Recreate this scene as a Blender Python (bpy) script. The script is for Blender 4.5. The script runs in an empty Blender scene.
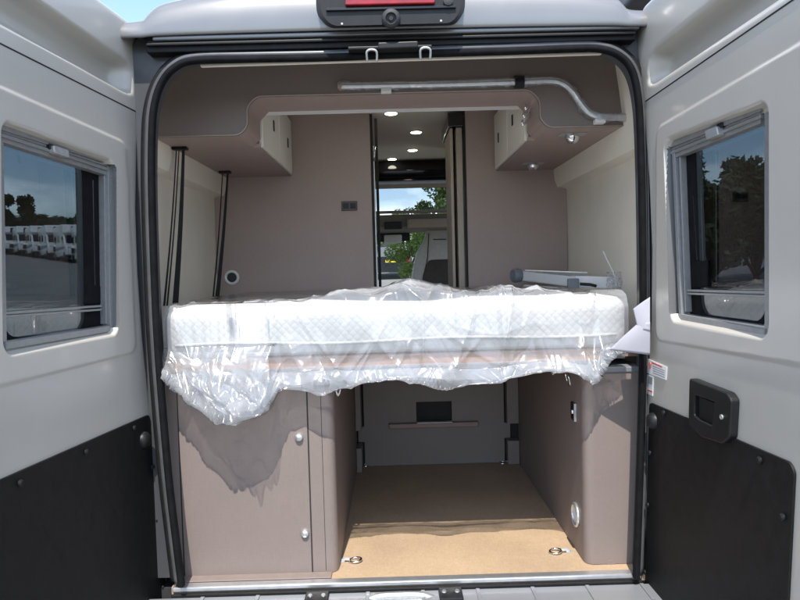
import bpy, math, random
import numpy as np
from mathutils import Vector, Matrix, noise
random.seed(7); rng = np.random.default_rng(7)
scene = bpy.context.scene
COL = scene.collection

# ------------------------------------------------------------------ camera
F_PX = 650.0
CAM = Vector((0.0, -2.0, 1.575))
Z0 = 0.60                                   # load floor height
yc = Vector(((393-400)/F_PX, (300-270)/F_PX, -1)).normalized()
a = math.radians(1.5)
xc = Vector((math.cos(a), math.sin(a), 0)); xc = (xc - yc*xc.dot(yc)).normalized()
zc = xc.cross(yc)
W2C = Matrix((xc, yc, zc)).transposed()
C2W = W2C.transposed()
def ray(px, py):
    return (C2W @ Vector(((px-400)/F_PX, (300-py)/F_PX, -1)))
def at(px, py, Y):
    d = ray(px, py); return CAM + d*((Y-CAM.y)/d.y)
def atz(px, py, Z):
    d = ray(px, py); return CAM + d*((Z-CAM.z)/d.z)
def atplane(px, py, o, n):
    d = ray(px, py); return CAM + d*((o-CAM).dot(n)/d.dot(n))
cam = bpy.data.cameras.new('camera'); camo = bpy.data.objects.new('camera', cam); COL.objects.link(camo)
M4 = C2W.to_4x4(); M4.translation = CAM; camo.matrix_world = M4
cam.sensor_width = 36; cam.lens = 36*F_PX/800; cam.clip_start = 0.02; cam.clip_end = 6000
scene.camera = camo

# ------------------------------------------------------------------ materials
class N:
    def __init__(s, name):
        s.m = bpy.data.materials.new(name); s.m.use_nodes = True
        s.t = s.m.node_tree; s.b = s.t.nodes['Principled BSDF']; s.out = s.t.nodes['Material Output']
    def n(s, typ, **kw):
        x = s.t.nodes.new(typ)
        for k, v in kw.items():
            if k in x.inputs: x.inputs[k].default_value = v
            else: setattr(x, k, v)
        return x
    def l(s, a, b): s.t.links.new(a, b)
    def coords(s, scale=(1,1,1)):
        tc = s.n('ShaderNodeTexCoord'); mp = s.n('ShaderNodeMapping'); mp.inputs['Scale'].default_value = scale
        s.l(tc.outputs['Object'], mp.inputs['Vector']); return mp.outputs['Vector']
    def noise(s, scale, vec=None, detail=3, rough=.55):
        x = s.n('ShaderNodeTexNoise'); x.inputs['Scale'].default_value = scale; x.inputs['Detail'].default_value = detail
        x.inputs['Roughness'].default_value = rough
        if vec is not None: s.l(vec, x.inputs['Vector'])
        else: s.l(s.coords(), x.inputs['Vector'])
        return x.outputs['Fac']
    def ramp(s, fac, stops):
        r = s.n('ShaderNodeValToRGB'); e = r.color_ramp.elements
        while len(e) < len(stops): e.new(.5)
        for i, (p, c) in enumerate(stops):
            e[i].position = p; e[i].color = (c[0], c[1], c[2], 1)
        s.l(fac, r.inputs['Fac']); return r.outputs['Color']
    def bump(s, h, strength=.2, dist=.002):
        b = s.n('ShaderNodeBump'); b.inputs['Strength'].default_value = strength; b.inputs['Distance'].default_value = dist
        s.l(h, b.inputs['Height']); s.l(b.outputs['Normal'], s.b.inputs['Normal']); return b
    def math(s, op, a, b=None):
        x = s.n('ShaderNodeMath', operation=op)
        for i, v in enumerate((a, b)):
            if v is None: continue
            if isinstance(v, (int, float)): x.inputs[i].default_value = v
            else: s.l(v, x.inputs[i])
        return x.outputs[0]

def var(c, k): return tuple(min(1, v*k) for v in c)
def simple(name, c, rough=.5, metal=0, spec=.5, nscale=0, namp=.08, bump=0, bscale=60, coat=0):
    k = N(name); b = k.b
    b.inputs['Roughness'].default_value = rough; b.inputs['Metallic'].default_value = metal
    b.inputs['Specular IOR Level'].default_value = spec
    b.inputs['Coat Weight'].default_value = coat
    if nscale:
        k.l(k.ramp(k.noise(nscale), [(.3, var(c, 1-namp)), (.7, var(c, 1+namp))]), b.inputs['Base Color'])
    else: b.inputs['Base Color'].default_value = (*c, 1)
    if bump: k.bump(k.noise(bscale, detail=4), bump, .003)
    return k.m
def linen(name, c, rough=.55, amp=.1, sc=1.0):
    k = N(name)
    f1 = k.noise(1, k.coords((40*sc, 40*sc, 900*sc)), 2); f2 = k.noise(1, k.coords((900*sc, 900*sc, 40*sc)), 2)
    f3 = k.noise(5, detail=3)
    s = k.math('ADD', k.math('ADD', f1, f2), k.math('MULTIPLY', f3, .6))
    s = k.math('DIVIDE', s, 2.6)
    k.l(k.ramp(s, [(.36, var(c, 1-amp)), (.64, var(c, 1+amp))]), k.b.inputs['Base Color'])
    k.b.inputs['Roughness'].default_value = rough
    k.bump(s, .12, .0008); return k.m
def floorweave(name, c):
    k = N(name)
    f1 = k.noise(1, k.coords((60, 500, 1)), 2); f2 = k.noise(1, k.coords((500, 60, 1)), 2)
    f3 = k.noise(4, detail=4)
    s = k.math('DIVIDE', k.math('ADD', k.math('ADD', f1, f2), f3), 3.0)
    k.l(k.ramp(s, [(.36, var(c, .78)), (.64, var(c, 1.18))]), k.b.inputs['Base Color'])
    k.b.inputs['Roughness'].default_value = .6; k.bump(s, .15, .001); return k.m
def paint(name, c, rough=.32, metal=0):
    k = N(name); b = k.b; b.inputs['Metallic'].default_value = metal
    k.l(k.ramp(k.noise(3, detail=5), [(.3, var(c, .95)), (.7, var(c, 1.04))]), b.inputs['Base Color'])
    r = k.noise(7, detail=5); k.l(k.math('ADD', k.math('MULTIPLY', r, .16), rough-.08), b.inputs['Roughness'])
    b.inputs['Coat Weight'].default_value = .35; b.inputs['Coat Roughness'].default_value = .12
    k.bump(k.noise(350, detail=2), .03, .0006); return k.m
def schlick(k, nrm=None):
    lw = k.n('ShaderNodeLayerWeight'); lw.inputs['Blend'].default_value = .5
    if nrm is not None: k.l(nrm, lw.inputs['Normal'])
    return k.math('ADD', k.math('MULTIPLY', k.math('POWER', lw.outputs['Facing'], 5.0), .96), .04)
def glass(name, tint, refl=1.0, rough=0.0):
    k = N(name); t = k.t; t.nodes.remove(k.b)
    tr = k.n('ShaderNodeBsdfTransparent'); tr.inputs['Color'].default_value = (*tint, 1)
    gl = k.n('ShaderNodeBsdfGlossy'); gl.inputs['Roughness'].default_value = rough
    f = k.math('MULTIPLY', schlick(k), refl)
    mx = k.n('ShaderNodeMixShader'); k.l(f, mx.inputs[0]); k.l(tr.outputs[0], mx.inputs[1]); k.l(gl.outputs[0], mx.inputs[2])
    k.l(mx.outputs[0], k.out.inputs['Surface']); return k.m
def emit(name, c, s):
    k = N(name); k.b.inputs['Base Color'].default_value = (.8,.8,.8,1)
    k.b.inputs['Emission Color'].default_value = (*c, 1); k.b.inputs['Emission Strength'].default_value = s; return k.m
def plastic_film(name, base=.17, facing=.40, nk=.5):
    k = N(name); t = k.t; t.nodes.remove(k.b)
    tr = k.n('ShaderNodeBsdfTransparent'); tr.inputs['Color'].default_value = (.96,.97,.98,1)
    df = k.n('ShaderNodeBsdfDiffuse'); df.inputs['Color'].default_value = (.62,.635,.66,1)
    tl = k.n('ShaderNodeBsdfTranslucent'); tl.inputs['Color'].default_value = (.62,.635,.66,1)
    ad = k.n('ShaderNodeMixShader'); ad.inputs[0].default_value = .45
    k.l(df.outputs[0], ad.inputs[1]); k.l(tl.outputs[0], ad.inputs[2])
    gl = k.n('ShaderNodeBsdfGlossy'); gl.inputs['Roughness'].default_value = .2
    v = k.coords()
    n1 = k.noise(8, v, 3, .5); n2 = k.noise(26, v, 2, .5)
    b = k.n('ShaderNodeBump'); b.inputs['Strength'].default_value = .38; b.inputs['Distance'].default_value = .010
    k.l(k.math('ADD', n1, k.math('MULTIPLY', n2, .25)), b.inputs['Height'])
    for x in (gl, df): k.l(b.outputs['Normal'], x.inputs['Normal'])
    lw = k.n('ShaderNodeLayerWeight'); lw.inputs['Blend'].default_value = .35; k.l(b.outputs['Normal'], lw.inputs['Normal'])
    haze = k.math('ADD', base, k.math('MULTIPLY', lw.outputs['Facing'], facing))
    haze = k.math('ADD', haze, k.math('MULTIPLY', k.math('POWER', n1, 2.0), nk))
    m1 = k.n('ShaderNodeMixShader'); k.l(haze, m1.inputs[0]); k.l(tr.outputs[0], m1.inputs[1]); k.l(ad.outputs[0], m1.inputs[2])
    m2 = k.n('ShaderNodeMixShader'); k.l(k.math('MULTIPLY', schlick(k, b.outputs['Normal']), 1.7), m2.inputs[0]); k.l(m1.outputs[0], m2.inputs[1]); k.l(gl.outputs[0], m2.inputs[2])
    k.l(m2.outputs[0], k.out.inputs['Surface']); return k.m
def quilt(name):
    k = N(name); c = (.60,.595,.58)
    tc = k.n('ShaderNodeTexCoord'); sep = k.n('ShaderNodeSeparateXYZ'); k.l(tc.outputs['Object'], sep.inputs[0])
    yz = k.math('ADD', sep.outputs[1], sep.outputs[2])
    p = k.math('SINE', k.math('MULTIPLY', k.math('ADD', sep.outputs[0], yz), 120.))
    q = k.math('SINE', k.math('MULTIPLY', k.math('SUBTRACT', sep.outputs[0], yz), 120.))
    h = k.math('MULTIPLY', k.math('ABSOLUTE', p), k.math('ABSOLUTE', q)); h = k.math('POWER', h, .5)
    k.l(k.ramp(h, [(.0, var(c, .92)), (.4, c)]), k.b.inputs['Base Color'])
    k.bump(h, .28, .005); k.b.inputs['Roughness'].default_value = .85; k.b.inputs['Specular IOR Level'].default_value = .2; return k.m
def milky(name):
    k = N(name); t = k.t; t.nodes.remove(k.b)
    tl = k.n('ShaderNodeBsdfTranslucent'); tl.inputs['Color'].default_value = (.72,.71,.68,1)
    gl = k.n('ShaderNodeBsdfGlossy'); gl.inputs['Roughness'].default_value = .2
    k.noise(5); mx = k.n('ShaderNodeMixShader'); k.l(schlick(k), mx.inputs[0]); k.l(tl.outputs[0], mx.inputs[1]); k.l(gl.outputs[0], mx.inputs[2])
    k.l(mx.outputs[0], k.out.inputs['Surface']); return k.m
def foliage(name, c0, c1):
    k = N(name); g = k.n('ShaderNodeNewGeometry')
    n = k.noise(.6, detail=3)
    f = k.math('ADD', k.math('MULTIPLY', g.outputs['Random Per Island'], .6), k.math('MULTIPLY', n, .4))
    col = k.ramp(f, [(.15, c0), (.8, c1)])
    k.l(col, k.b.inputs['Base Color']); k.b.inputs['Roughness'].default_value = .55
    tl = k.n('ShaderNodeBsdfTranslucent'); k.l(col, tl.inputs['Color'])
    mx = k.n('ShaderNodeMixShader'); mx.inputs[0].default_value = .35
    k.l(k.b.outputs[0], mx.inputs[1]); k.l(tl.outputs[0], mx.inputs[2]); k.l(mx.outputs[0], k.out.inputs['Surface']); return k.m

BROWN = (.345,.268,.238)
M = dict(
 door = paint('door_paint', (.43,.405,.36)),
 roof = paint('body_paint_sun_darkened', (.18,.182,.184), .3, .3),  # same paint as the doors, darkened where it stands in sun
 jamb = paint('jamb_paint', (.17,.175,.185), .35),
 matte = simple('matte_rubber', (.008,.008,.009), .85, spec=.1, nscale=30, namp=.3),
 rail = simple('window_rail', (.27,.272,.268), .42, metal=.4, nscale=60, namp=.08), brownc = linen('darkened_laminate', (.187,.149,.132)), frame = paint('darkened_jamb_paint', (.05,.052,.056), .4),  # same laminate and jamb paint, darkened to stand for shade and softer sun
 swplate = simple('switch_brown', (.07,.062,.056), .45, nscale=20),
 banding = simple('edge_band_highlight', (.40,.33,.29), .4, nscale=20),  # edge band coloured lighter to carry its highlight
 bead = simple('bead_shade_grey', (.07,.072,.078), .35, nscale=20, namp=.15),  # flange paint darkened to stand for the shade on it
 black = simple('black_board', (.007,.007,.0075), .55, spec=.25, nscale=30, namp=.25, bump=.25, bscale=500),
 blackp = simple('black_plastic', (.010,.010,.011), .45, spec=.3, nscale=20, namp=.2, bump=.1, bscale=300),
 rubber = simple('seal_rubber', (.009,.009,.010), .5, spec=.25, nscale=30, namp=.3),
 gloss = simple('gloss_black', (.01,.01,.012), .08, nscale=9, namp=.2),
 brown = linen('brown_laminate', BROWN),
 brownd = linen('brown_laminate_plain', (.335,.252,.222), .5, .06),
 brownedge = simple('brown_edging', (.24,.17,.14), .45, nscale=20),
 cream = simple('cream_lining', (.78,.72,.615), .75, nscale=6, namp=.03, bump=.05, bscale=400),
 ceil = simple('ceiling_panel', (.84,.79,.69), .7, nscale=4, namp=.03),
 cdoor = simple('locker_white', (.72,.69,.62), .3, nscale=5, namp=.03),
 alu = simple('aluminium', (.66,.67,.68), .32, metal=.85, nscale=40, namp=.08),
 alud = simple('brushed_rail', (.45,.455,.45), .42, metal=.5, nscale=60, namp=.1),
 chrome = simple('chrome', (.8,.8,.82), .12, metal=1, nscale=10, namp=.05),
 floor = floorweave('woven_floor', (.36,.258,.165)),
 greyb = linen('grey_board', (.19,.16,.145), .6, .08),
 wood = simple('copper_board', (.42,.24,.15), .4, nscale=12, namp=.12),
 filmd = plastic_film('layered_film', .42, .36, .3), film = plastic_film('clear_film', .15, .36, .42), sleeve = plastic_film('sleeve_film', .06, .35, .2),
 quilt = quilt('quilted_fabric'),
 skyg = glass('roof_window_glass', (.33,.36,.40), 1.2), tint = glass('tinted_acrylic', (.29,.32,.34), 2.0),
 clear = glass('windscreen_glass', (.80,.86,.84), 1.0),
 vglass = glass('dark_car_glass', (.75,.8,.8), 1.0),
 red = simple('red_lens', (.24,.004,.008), .18, nscale=25, namp=.3, coat=.5),
 paper = simple('paper', (.34,.335,.375), .7, nscale=14, namp=.04),  # white paper with the shade it hangs in put into the colour
 white = simple('white_plastic', (.72,.72,.70), .4, nscale=10, namp=.04),
 sticker = simple('sticker_white', (.78,.77,.75), .5, nscale=20, namp=.02),
 redink = simple('red_print', (.55,.06,.05), .5, nscale=40, namp=.1),
 greyink = simple('grey_print', (.25,.25,.27), .5, nscale=40, namp=.1),
 web = simple('strap_webbing', (.012,.012,.013), .85, nscale=200, namp=.4, bump=.3, bscale=600),
 seatl = simple('seat_pale', (.50,.48,.455), .75, nscale=30, namp=.08),
 seatd = simple('seat_brown', (.06,.048,.042), .8, nscale=30, namp=.15),
 dash = simple('dash_grey', (.03,.03,.032), .7, nscale=30, namp=.15),
 headl = simple('headliner', (.30,.27,.23), .85, nscale=10, namp=.04),
 asphalt = simple('asphalt', (.17,.165,.155), .9, nscale=.6, namp=.2, bump=.3, bscale=40),
 bark = simple('bark', (.07,.05,.035), .9, nscale=12, namp=.3, bump=.4, bscale=30),
 leaf = foliage('leaves', (.05,.085,.016), (.13,.20,.045)),
 leafd = foliage('dark_leaves', (.018,.035,.012), (.05,.085,.025)),
 milky = milky('milky_acrylic'),
 vanw = paint('motorhome_white', (.60,.60,.59)),
 tyre = simple('tyre', (.02,.02,.02), .85, nscale=30, namp=.2),
 stripe = simple('grey_stripe', (.16,.17,.19), .5, nscale=6, namp=.05),
 carblk = simple('car_paint_dark', (.02,.022,.026), .2, nscale=4, namp=.1, coat=.6),
 plate = simple('number_plate_yellow', (.75,.50,.03), .5, nscale=20, namp=.05),
 blue = simple('blue_paint', (.10,.25,.5), .4, nscale=5, namp=.05),
 lamp = emit('downlight_glow', (1,.93,.75), 6),
 dark = simple('dark_cavity', (.02,.018,.017), .8, nscale=8, namp=.2),
 shelfm = simple('overcab_beige', (.42,.36,.29), .7, nscale=6, namp=.05),
)

# ------------------------------------------------------------------ mesh builder
class MB:
    def __init__(s): s.v = []; s.f = []
    def add(s, vs, fs):
        o = len(s.v); s.v += [tuple(p) for p in vs]; s.f += [tuple(i+o for i in f) for f in fs]; return s
    def box(s, lo, hi):
        x0,y0,z0 = lo; x1,y1,z1 = hi
        return s.add([(x0,y0,z0),(x1,y0,z0),(x1,y1,z0),(x0,y1,z0),(x0,y0,z1),(x1,y0,z1),(x1,y1,z1),(x0,y1,z1)],
          [(0,3,2,1),(4,5,6,7),(0,1,5,4),(1,2,6,5),(2,3,7,6),(3,0,4,7)])
    def hexa(s, p):       # 8 points: bottom ring 4, top ring 4
        return s.add(p, [(0,3,2,1),(4,5,6,7),(0,1,5,4),(1,2,6,5),(2,3,7,6),(3,0,4,7)])
    def prism(s, ring, off):   # polygon of Vectors + offset vector
        n = len(ring); off = Vector(off); r = [Vector(p) for p in ring]
        return s.add(r+[p+off for p in r], [tuple(range(n))[::-1], tuple(range(n, 2*n))]+[(i,(i+1)%n,(i+1)%n+n,i+n) for i in range(n)])
    def band(s, A, B, off):    # closed ring between outline A and outline B (same count), thickness off
        n = len(A); off = Vector(off); A = [Vector(p) for p in A]; B = [Vector(p) for p in B]
        vs = A+B+[p+off for p in A]+[p+off for p in B]; fs = []
        for i in range(n):
            j = (i+1)%n
            fs += [(i,j,j+n,i+n),(i+2*n,i+3*n,j+3*n,j+2*n),(i,i+2*n,j+2*n,j),(i+n,j+n,j+3*n,i+3*n)]
        return s.add(vs, fs)
    def tube(s, pts, r, seg=10, closed=False, cap=True):
        pts = [Vector(p) for p in pts]; n = len(pts)
        rr = r if isinstance(r, (list,tuple)) else [r]*n
        vs = []; fs = []; prev = None
        for i, p in enumerate(pts):
            if closed: t = pts[(i+1)%n]-pts[i-1]
            else: t = pts[min(i+1,n-1)]-pts[max(i-1,0)]
            t.normalize()
            if prev is None:
                u = t.orthogonal().normalized()
            else:
                u = (prev - t*prev.dot(t)).normalized()
            prev = u; w = t.cross(u)
            for k in range(seg):
                an = 2*math.pi*k/seg; vs.append(p+(u*math.cos(an)+w*math.sin(an))*rr[i])
        for i in range(n if closed else n-1):
            a0 = i*seg; b0 = ((i+1)%n)*seg
            for k in range(seg): fs.append((a0+k, a0+(k+1)%seg, b0+(k+1)%seg, b0+k))
        if cap and not closed:
            fs.append(tuple(range(seg))[::-1]); fs.append(tuple(range((n-1)*seg, n*seg)))
        return s.add(vs, fs)
    def lathe(s, prof, o, ax, seg=24):   # prof list of (r, h) about axis ax from o
        o = Vector(o); ax = Vector(ax).normalized(); u = ax.orthogonal().normalized(); w = ax.cross(u)
        vs = []; n = len(prof); fs = []
        for (r, h) in prof:
            for k in range(seg):
                an = 2*math.pi*k/seg; vs.append(o+ax*h+(u*math.cos(an)+w*math.sin(an))*r)
        for i in range(n-1):
            for k in range(seg): fs.append((i*seg+k, i*seg+(k+1)%seg, (i+1)*seg+(k+1)%seg, (i+1)*seg+k))
        fs.append(tuple(range(seg))[::-1]); fs.append(tuple(range((n-1)*seg, n*seg)))
        return s.add(vs, fs)
    def grid(s, P):     # P[i][j] array (n,m,3)
        n, m = P.shape[:2]
        idx = np.arange(n*m).reshape(n, m)
        q = np.stack([idx[:-1,:-1], idx[1:,:-1], idx[1:,1:], idx[:-1,1:]], -1).reshape(-1, 4)
        return s.add(P.reshape(-1,3).tolist(), q.tolist())
    def build(s, name, mat, parent=None, smooth=False, bevel=0, bseg=2):
        me = bpy.data.meshes.new(name)
        off = Vector((0,0,0)); q = parent
        while q is not None: off += q.location; q = q.parent
        me.from_pydata([(p[0]-off.x, p[1]-off.y, p[2]-off.z) for p in s.v], [], s.f)
        me.update(); me.validate()
        me.materials.append(M[mat] if isinstance(mat, str) else mat)
        o = bpy.data.objects.new(name, me); COL.objects.link(o)
        if parent: o.parent = parent
        if bevel:
            b = o.modifiers.new('bevel', 'BEVEL'); b.width = bevel; b.segments = bseg; b.limit_method = 'ANGLE'; b.angle_limit = math.radians(40)
        if smooth:
            me.polygons.foreach_set('use_smooth', [True]*len(me.polygons))
            if bevel == 0 and smooth != 'all':
                try: me.set_sharp_from_angle(angle=math.radians(40))
                except Exception: pass
        return o
def tag(o, label=None, cat=None, group=None, kind=None):
    if label: o['label'] = label
    if cat: o['category'] = cat
    if group: o['group'] = group
    if kind: o['kind'] = kind
    return o
def thing(name, loc, label, cat, group=None):
    o = bpy.data.objects.new(name, None); COL.objects.link(o); o.location = loc; o.empty_display_size = .1
    return tag(o, label, cat, group)
def kids(o): return [c for c in COL.objects if c.parent == o]
def copy_tree(o, parent=None):
    c = o.copy(); COL.objects.link(c)
    if parent is not None: c.parent = parent
    for ch in kids(o): copy_tree(ch, c)
    return c
def roundpoly(pts, r, seg=5):
    out = []; n = len(pts); pts = [Vector(p) for p in pts]
    rs = r if isinstance(r, (list,tuple)) else [r]*n
    for i, p in enumerate(pts):
        ri = rs[i]
        if ri <= 0: out.append(p); continue
        a0 = pts[i-1]-p; b0 = pts[(i+1)%n]-p; d = min(ri, a0.length*.45, b0.length*.45)
        A = p+a0.normalized()*d; B = p+b0.normalized()*d
        for k in range(seg+1):
            t = k/seg; out.append(A*(1-t)**2+p*2*t*(1-t)+B*t*t)
    return out
def smoothpath(pts, n=8):
    pts = [Vector(p) for p in pts]; out = []
    for i in range(len(pts)-1):
        p0 = pts[max(i-1,0)]; p1 = pts[i]; p2 = pts[i+1]; p3 = pts[min(i+2,len(pts)-1)]
        for k in range(n):
            t = k/n
            out.append(.5*((2*p1)+(p2-p0)*t+(2*p0-5*p1+4*p2-p3)*t*t+(3*p1-p0-3*p2+p3)*t**3))
    out.append(pts[-1]); return out

# ------------------------------------------------------------------ world, sun
EL = 59.5
SUN_AZ = -4.0    # degrees the sun stands to the left of straight behind the camera
w = bpy.data.worlds.new('World'); scene.world = w; w.use_nodes = True
nt = w.node_tree; bg = nt.nodes['Background']
sky = nt.nodes.new('ShaderNodeTexSky'); sky.sky_type = 'NISHITA'; sky.sun_disc = False
sky.sun_elevation = math.radians(EL); sky.sun_rotation = math.radians(180-SUN_AZ)
sky.air_density = 1.0; sky.dust_density = .6; sky.ozone_density = 1.0
tc = nt.nodes.new('ShaderNodeTexCoord'); mp = nt.nodes.new('ShaderNodeMapping'); mp.inputs['Scale'].default_value = (1.6,1.6,4.5); mp.inputs['Location'].default_value = (.55,.35,.15)
nz = nt.nodes.new('ShaderNodeTexNoise'); nz.inputs['Scale'].default_value = 2.2; nz.inputs['Detail'].default_value = 7; nz.inputs['Roughness'].default_value = .58
rp = nt.nodes.new('ShaderNodeValToRGB'); rp.color_ramp.elements[0].position = .50; rp.color_ramp.elements[1].position = .76
rp.color_ramp.elements[0].color = (0,0,0,1); rp.color_ramp.elements[1].color = (.85,.85,.85,1)
mx = nt.nodes.new('ShaderNodeMixRGB'); mx.inputs[2].default_value = (13.5,13.6,13.8,1)
nt.links.new(tc.outputs['Generated'], mp.inputs['Vector']); nt.links.new(mp.outputs['Vector'], nz.inputs['Vector'])
nt.links.new(nz.outputs['Fac'], rp.inputs['Fac']); nt.links.new(rp.outputs['Color'], mx.inputs[0])
nt.links.new(sky.outputs['Color'], mx.inputs[1]); nt.links.new(mx.outputs[0], bg.inputs['Color'])
bg.inputs['Strength'].default_value = .15
sl = bpy.data.lights.new('sun', 'SUN'); sl.energy = 2.9; sl.angle = math.radians(.53); sl.color = (1,.955,.88)
so = bpy.data.objects.new('sun', sl); COL.objects.link(so)
azr = math.radians(SUN_AZ)
sdir = Vector((math.sin(azr)*math.cos(math.radians(EL)), -math.cos(azr)*math.cos(math.radians(EL)), math.sin(math.radians(EL))))
so.rotation_euler = sdir.to_track_quat('Z', 'Y').to_euler(); so.location = (0,-6,12)
vs = scene.view_settings; vs.view_transform = 'Standard'; vs.look = 'None'; vs.gamma = 1; vs.use_curve_mapping = False; vs.exposure = 1.3
scene.cycles.max_bounces = 14; scene.cycles.transparent_max_bounces = 24; scene.cycles.diffuse_bounces = 7
scene.cycles.use_denoising = True

# ------------------------------------------------------------------ van
van = thing('camper_van', (0, 2.4, 0), 'silver white panel van camper with both rear doors swung open', 'camper van')
HX = .80    # half width at hinges
def ringpx(pts, Y, n=6): return smoothpath([at(x, y, Y) for x, y in pts], n)

# seal round the rear opening
SEAL = [(182,588),(176,540),(169,480),(162,400),(157,330),(154,260),(152,190),(152,140),(154,108),(161,84),(174,68),(194,61),(250,59.5),(330,58),(400,55),(500,52),(580,49),(604,50),(620,56),(631,68),(637,90),(640,125),(642,200),(643,300),(642,400),(639,500),(636,580)]
sp = ringpx(SEAL, -.045)
def outset(path, d):
    out = []
    for i, p in enumerate(path):
        t = (path[min(i+1,len(path)-1)]-path[max(i-1,0)]).normalized()
        nrm = Vector((-t.z, 0, t.x)); out.append(p+nrm*d)
    return out
mb = MB(); si = outset(sp, -.003); so_ = outset(sp, .017); P = []
for i in range(len(sp)):
    P.append([si[i]+Vector((0,.022,0)), si[i]+Vector((0,.004,0)), si[i]*.75+so_[i]*.25, si[i]*.25+so_[i]*.75+Vector((0,.003,0)), so_[i]+Vector((0,.012,0)), so_[i]+Vector((0,.05,0))])
mb.grid(np.array([[tuple(q) for q in r_] for r_ in P])); mb.build('door_seal', 'matte', van, smooth='all')
# painted flange bead just outside the seal
def outset(path, d):
    out = []
    c = Vector((0,0,1.35))
    for i, p in enumerate(path):
        t = (path[min(i+1,len(path)-1)]-path[max(i-1,0)]).normalized()
        nrm = Vector((-t.z, 0, t.x)); out.append(p+nrm*d)
    return out
sp2 = outset(sp, .026); sp3 = outset(sp, .044)
mb = MB(); mb.tube([p+Vector((0,.040,0)) for p in sp2], .011, 8); mb.build('door_frame_bead', 'bead', van, smooth='all')
mb = MB(); mb.tube([p+Vector((0,.062,0)) for p in sp3], .013, 8); mb.build('outer_door_seal', 'rubber', van, smooth='all')
# rear frame (jamb) ring behind: from seal out to the hinge line
inner = outset(sp, .028); A = [Vector((p.x, .03, p.z)) for p in inner]
B = []
for p in sp:
    q = Vector((p.x, .03, p.z)); d = Vector((p.x, 0, p.z-1.35))
    if p.z > 2.10: B.append(Vector((p.x*1.12, .03, 2.30)))
    else: B.append(Vector((.90 if p.x > 0 else -.90, .03, p.z)))
mb = MB()
n = len(A)
for i in range(n-1):
    mb.hexa([A[i],B[i],B[i]+Vector((0,.05,0)),A[i]+Vector((0,.05,0)),A[i+1],B[i+1],B[i+1]+Vector((0,.05,0)),A[i+1]+Vector((0,.05,0))])
mb.build('rear_door_frame', 'frame', van)  # jamb colour darkened because the sun strikes it too brightly
# dark channel over the opening
zt = at(393, 47, -.01).z
def strip(p0, p1, Y0, Y1, h0, h1, mat, name, bevel=.003):
    P0 = at(*p0, Y0); P1 = at(*p1, Y0)
    mb = MB(); d = Vector((0, Y1-Y0, 0)); u0 = Vector((0,0,h0)); u1 = Vector((0,0,h1))
    mb.hexa([P0+u0, P1+u0, P1+u0+d, P0+u0+d, P0+u1, P1+u1, P1+u1+d, P0+u1+d]); return mb.build(name, mat, van, bevel=bevel)
strip((146,46),(636,33),-.015,.06,-.020,.020,'rubber','header_channel')
strip((146,45),(636,33),-.028,-.016,-.002,.006,'blackp','channel_lip',.002)
strip((200,62.5),(602,50),.030,.045,-.012,-.005,'cream','header_trim',.002)
strip((152,39),(640,27),-.03,.05,-.004,.010,'roof','roof_lip',.004)
# the latch plate on the header
strip((348,48),(432,46),-.078,-.03,-.004,.004,'blackp','latch_plate',.002)
strip((378,45.5),(418,44),-.086,-.04,-.009,.009,'blackp','latch_striker',.003)
strip((140,34),(645,22),.06,.075,-.05,.02,'frame','header_panel',.003)
for (x, y) in ((372,56),(425,54)):
    p = at(x, y, -.055); mb = MB()
    mb.tube(smoothpath([p+Vector((-.014,-.012,-.02)), p+Vector((-.014,-.024,.004)), p+Vector((0,-.026,.010)), p+Vector((.014,-.024,.004)), p+Vector((.014,-.012,-.02))], 5), .0035, 8)
    mb.build('header_hook', 'alud', van, smooth='all')

# roof: lofted sections going forward; side gutters lower
def roofsec(y, lift):
    zb = at(393, 33, .02).z-.022
    pts = []
    prof = [(-.98,-.10),(-.965,-.02),(-.93,.045),(-.86,.062),(-.735,.066),(-.715,.078),(-.70,.11),(-.66,.135),(-.45,.165),(-.2,.185),(0,.19),(.2,.185),(.45,.165),(.66,.135),(.70,.11),(.715,.078),(.735,.066),(.86,.062),(.93,.045),(.965,-.02),(.98,-.10)]
    for x, h in prof:
        pts.append((x, y, zb + h*lift if h > 0 else zb + h))
    return pts
secs = [(-.03,.05),(-.028,.45),(-.01,.85),(.06,1.0),(.22,1.02),(.55,1.02),(1.05,1.02),(1.2,1.02),(3.0,1.02),(3.7,.98)]
P = np.array([roofsec(y, l) for y, l in secs])
# subdivide across with smooth interpolation
mb = MB(); mb.grid(P)
nc = P.shape[1]-1
mb.f = [f for q, f in enumerate(mb.f) if not (q//nc == 5 and 8 <= q%nc <= 11)]  # opening in the roof for the added rooflight
roof = mb.build('roof', 'roof', van, smooth='all')
md = roof.modifiers.new('solid', 'SOLIDIFY'); md.thickness = .012; md.offset = -1
sb = roof.modifiers.new('sub', 'SUBSURF'); sb.levels = 2; sb.render_levels = 2
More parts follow.
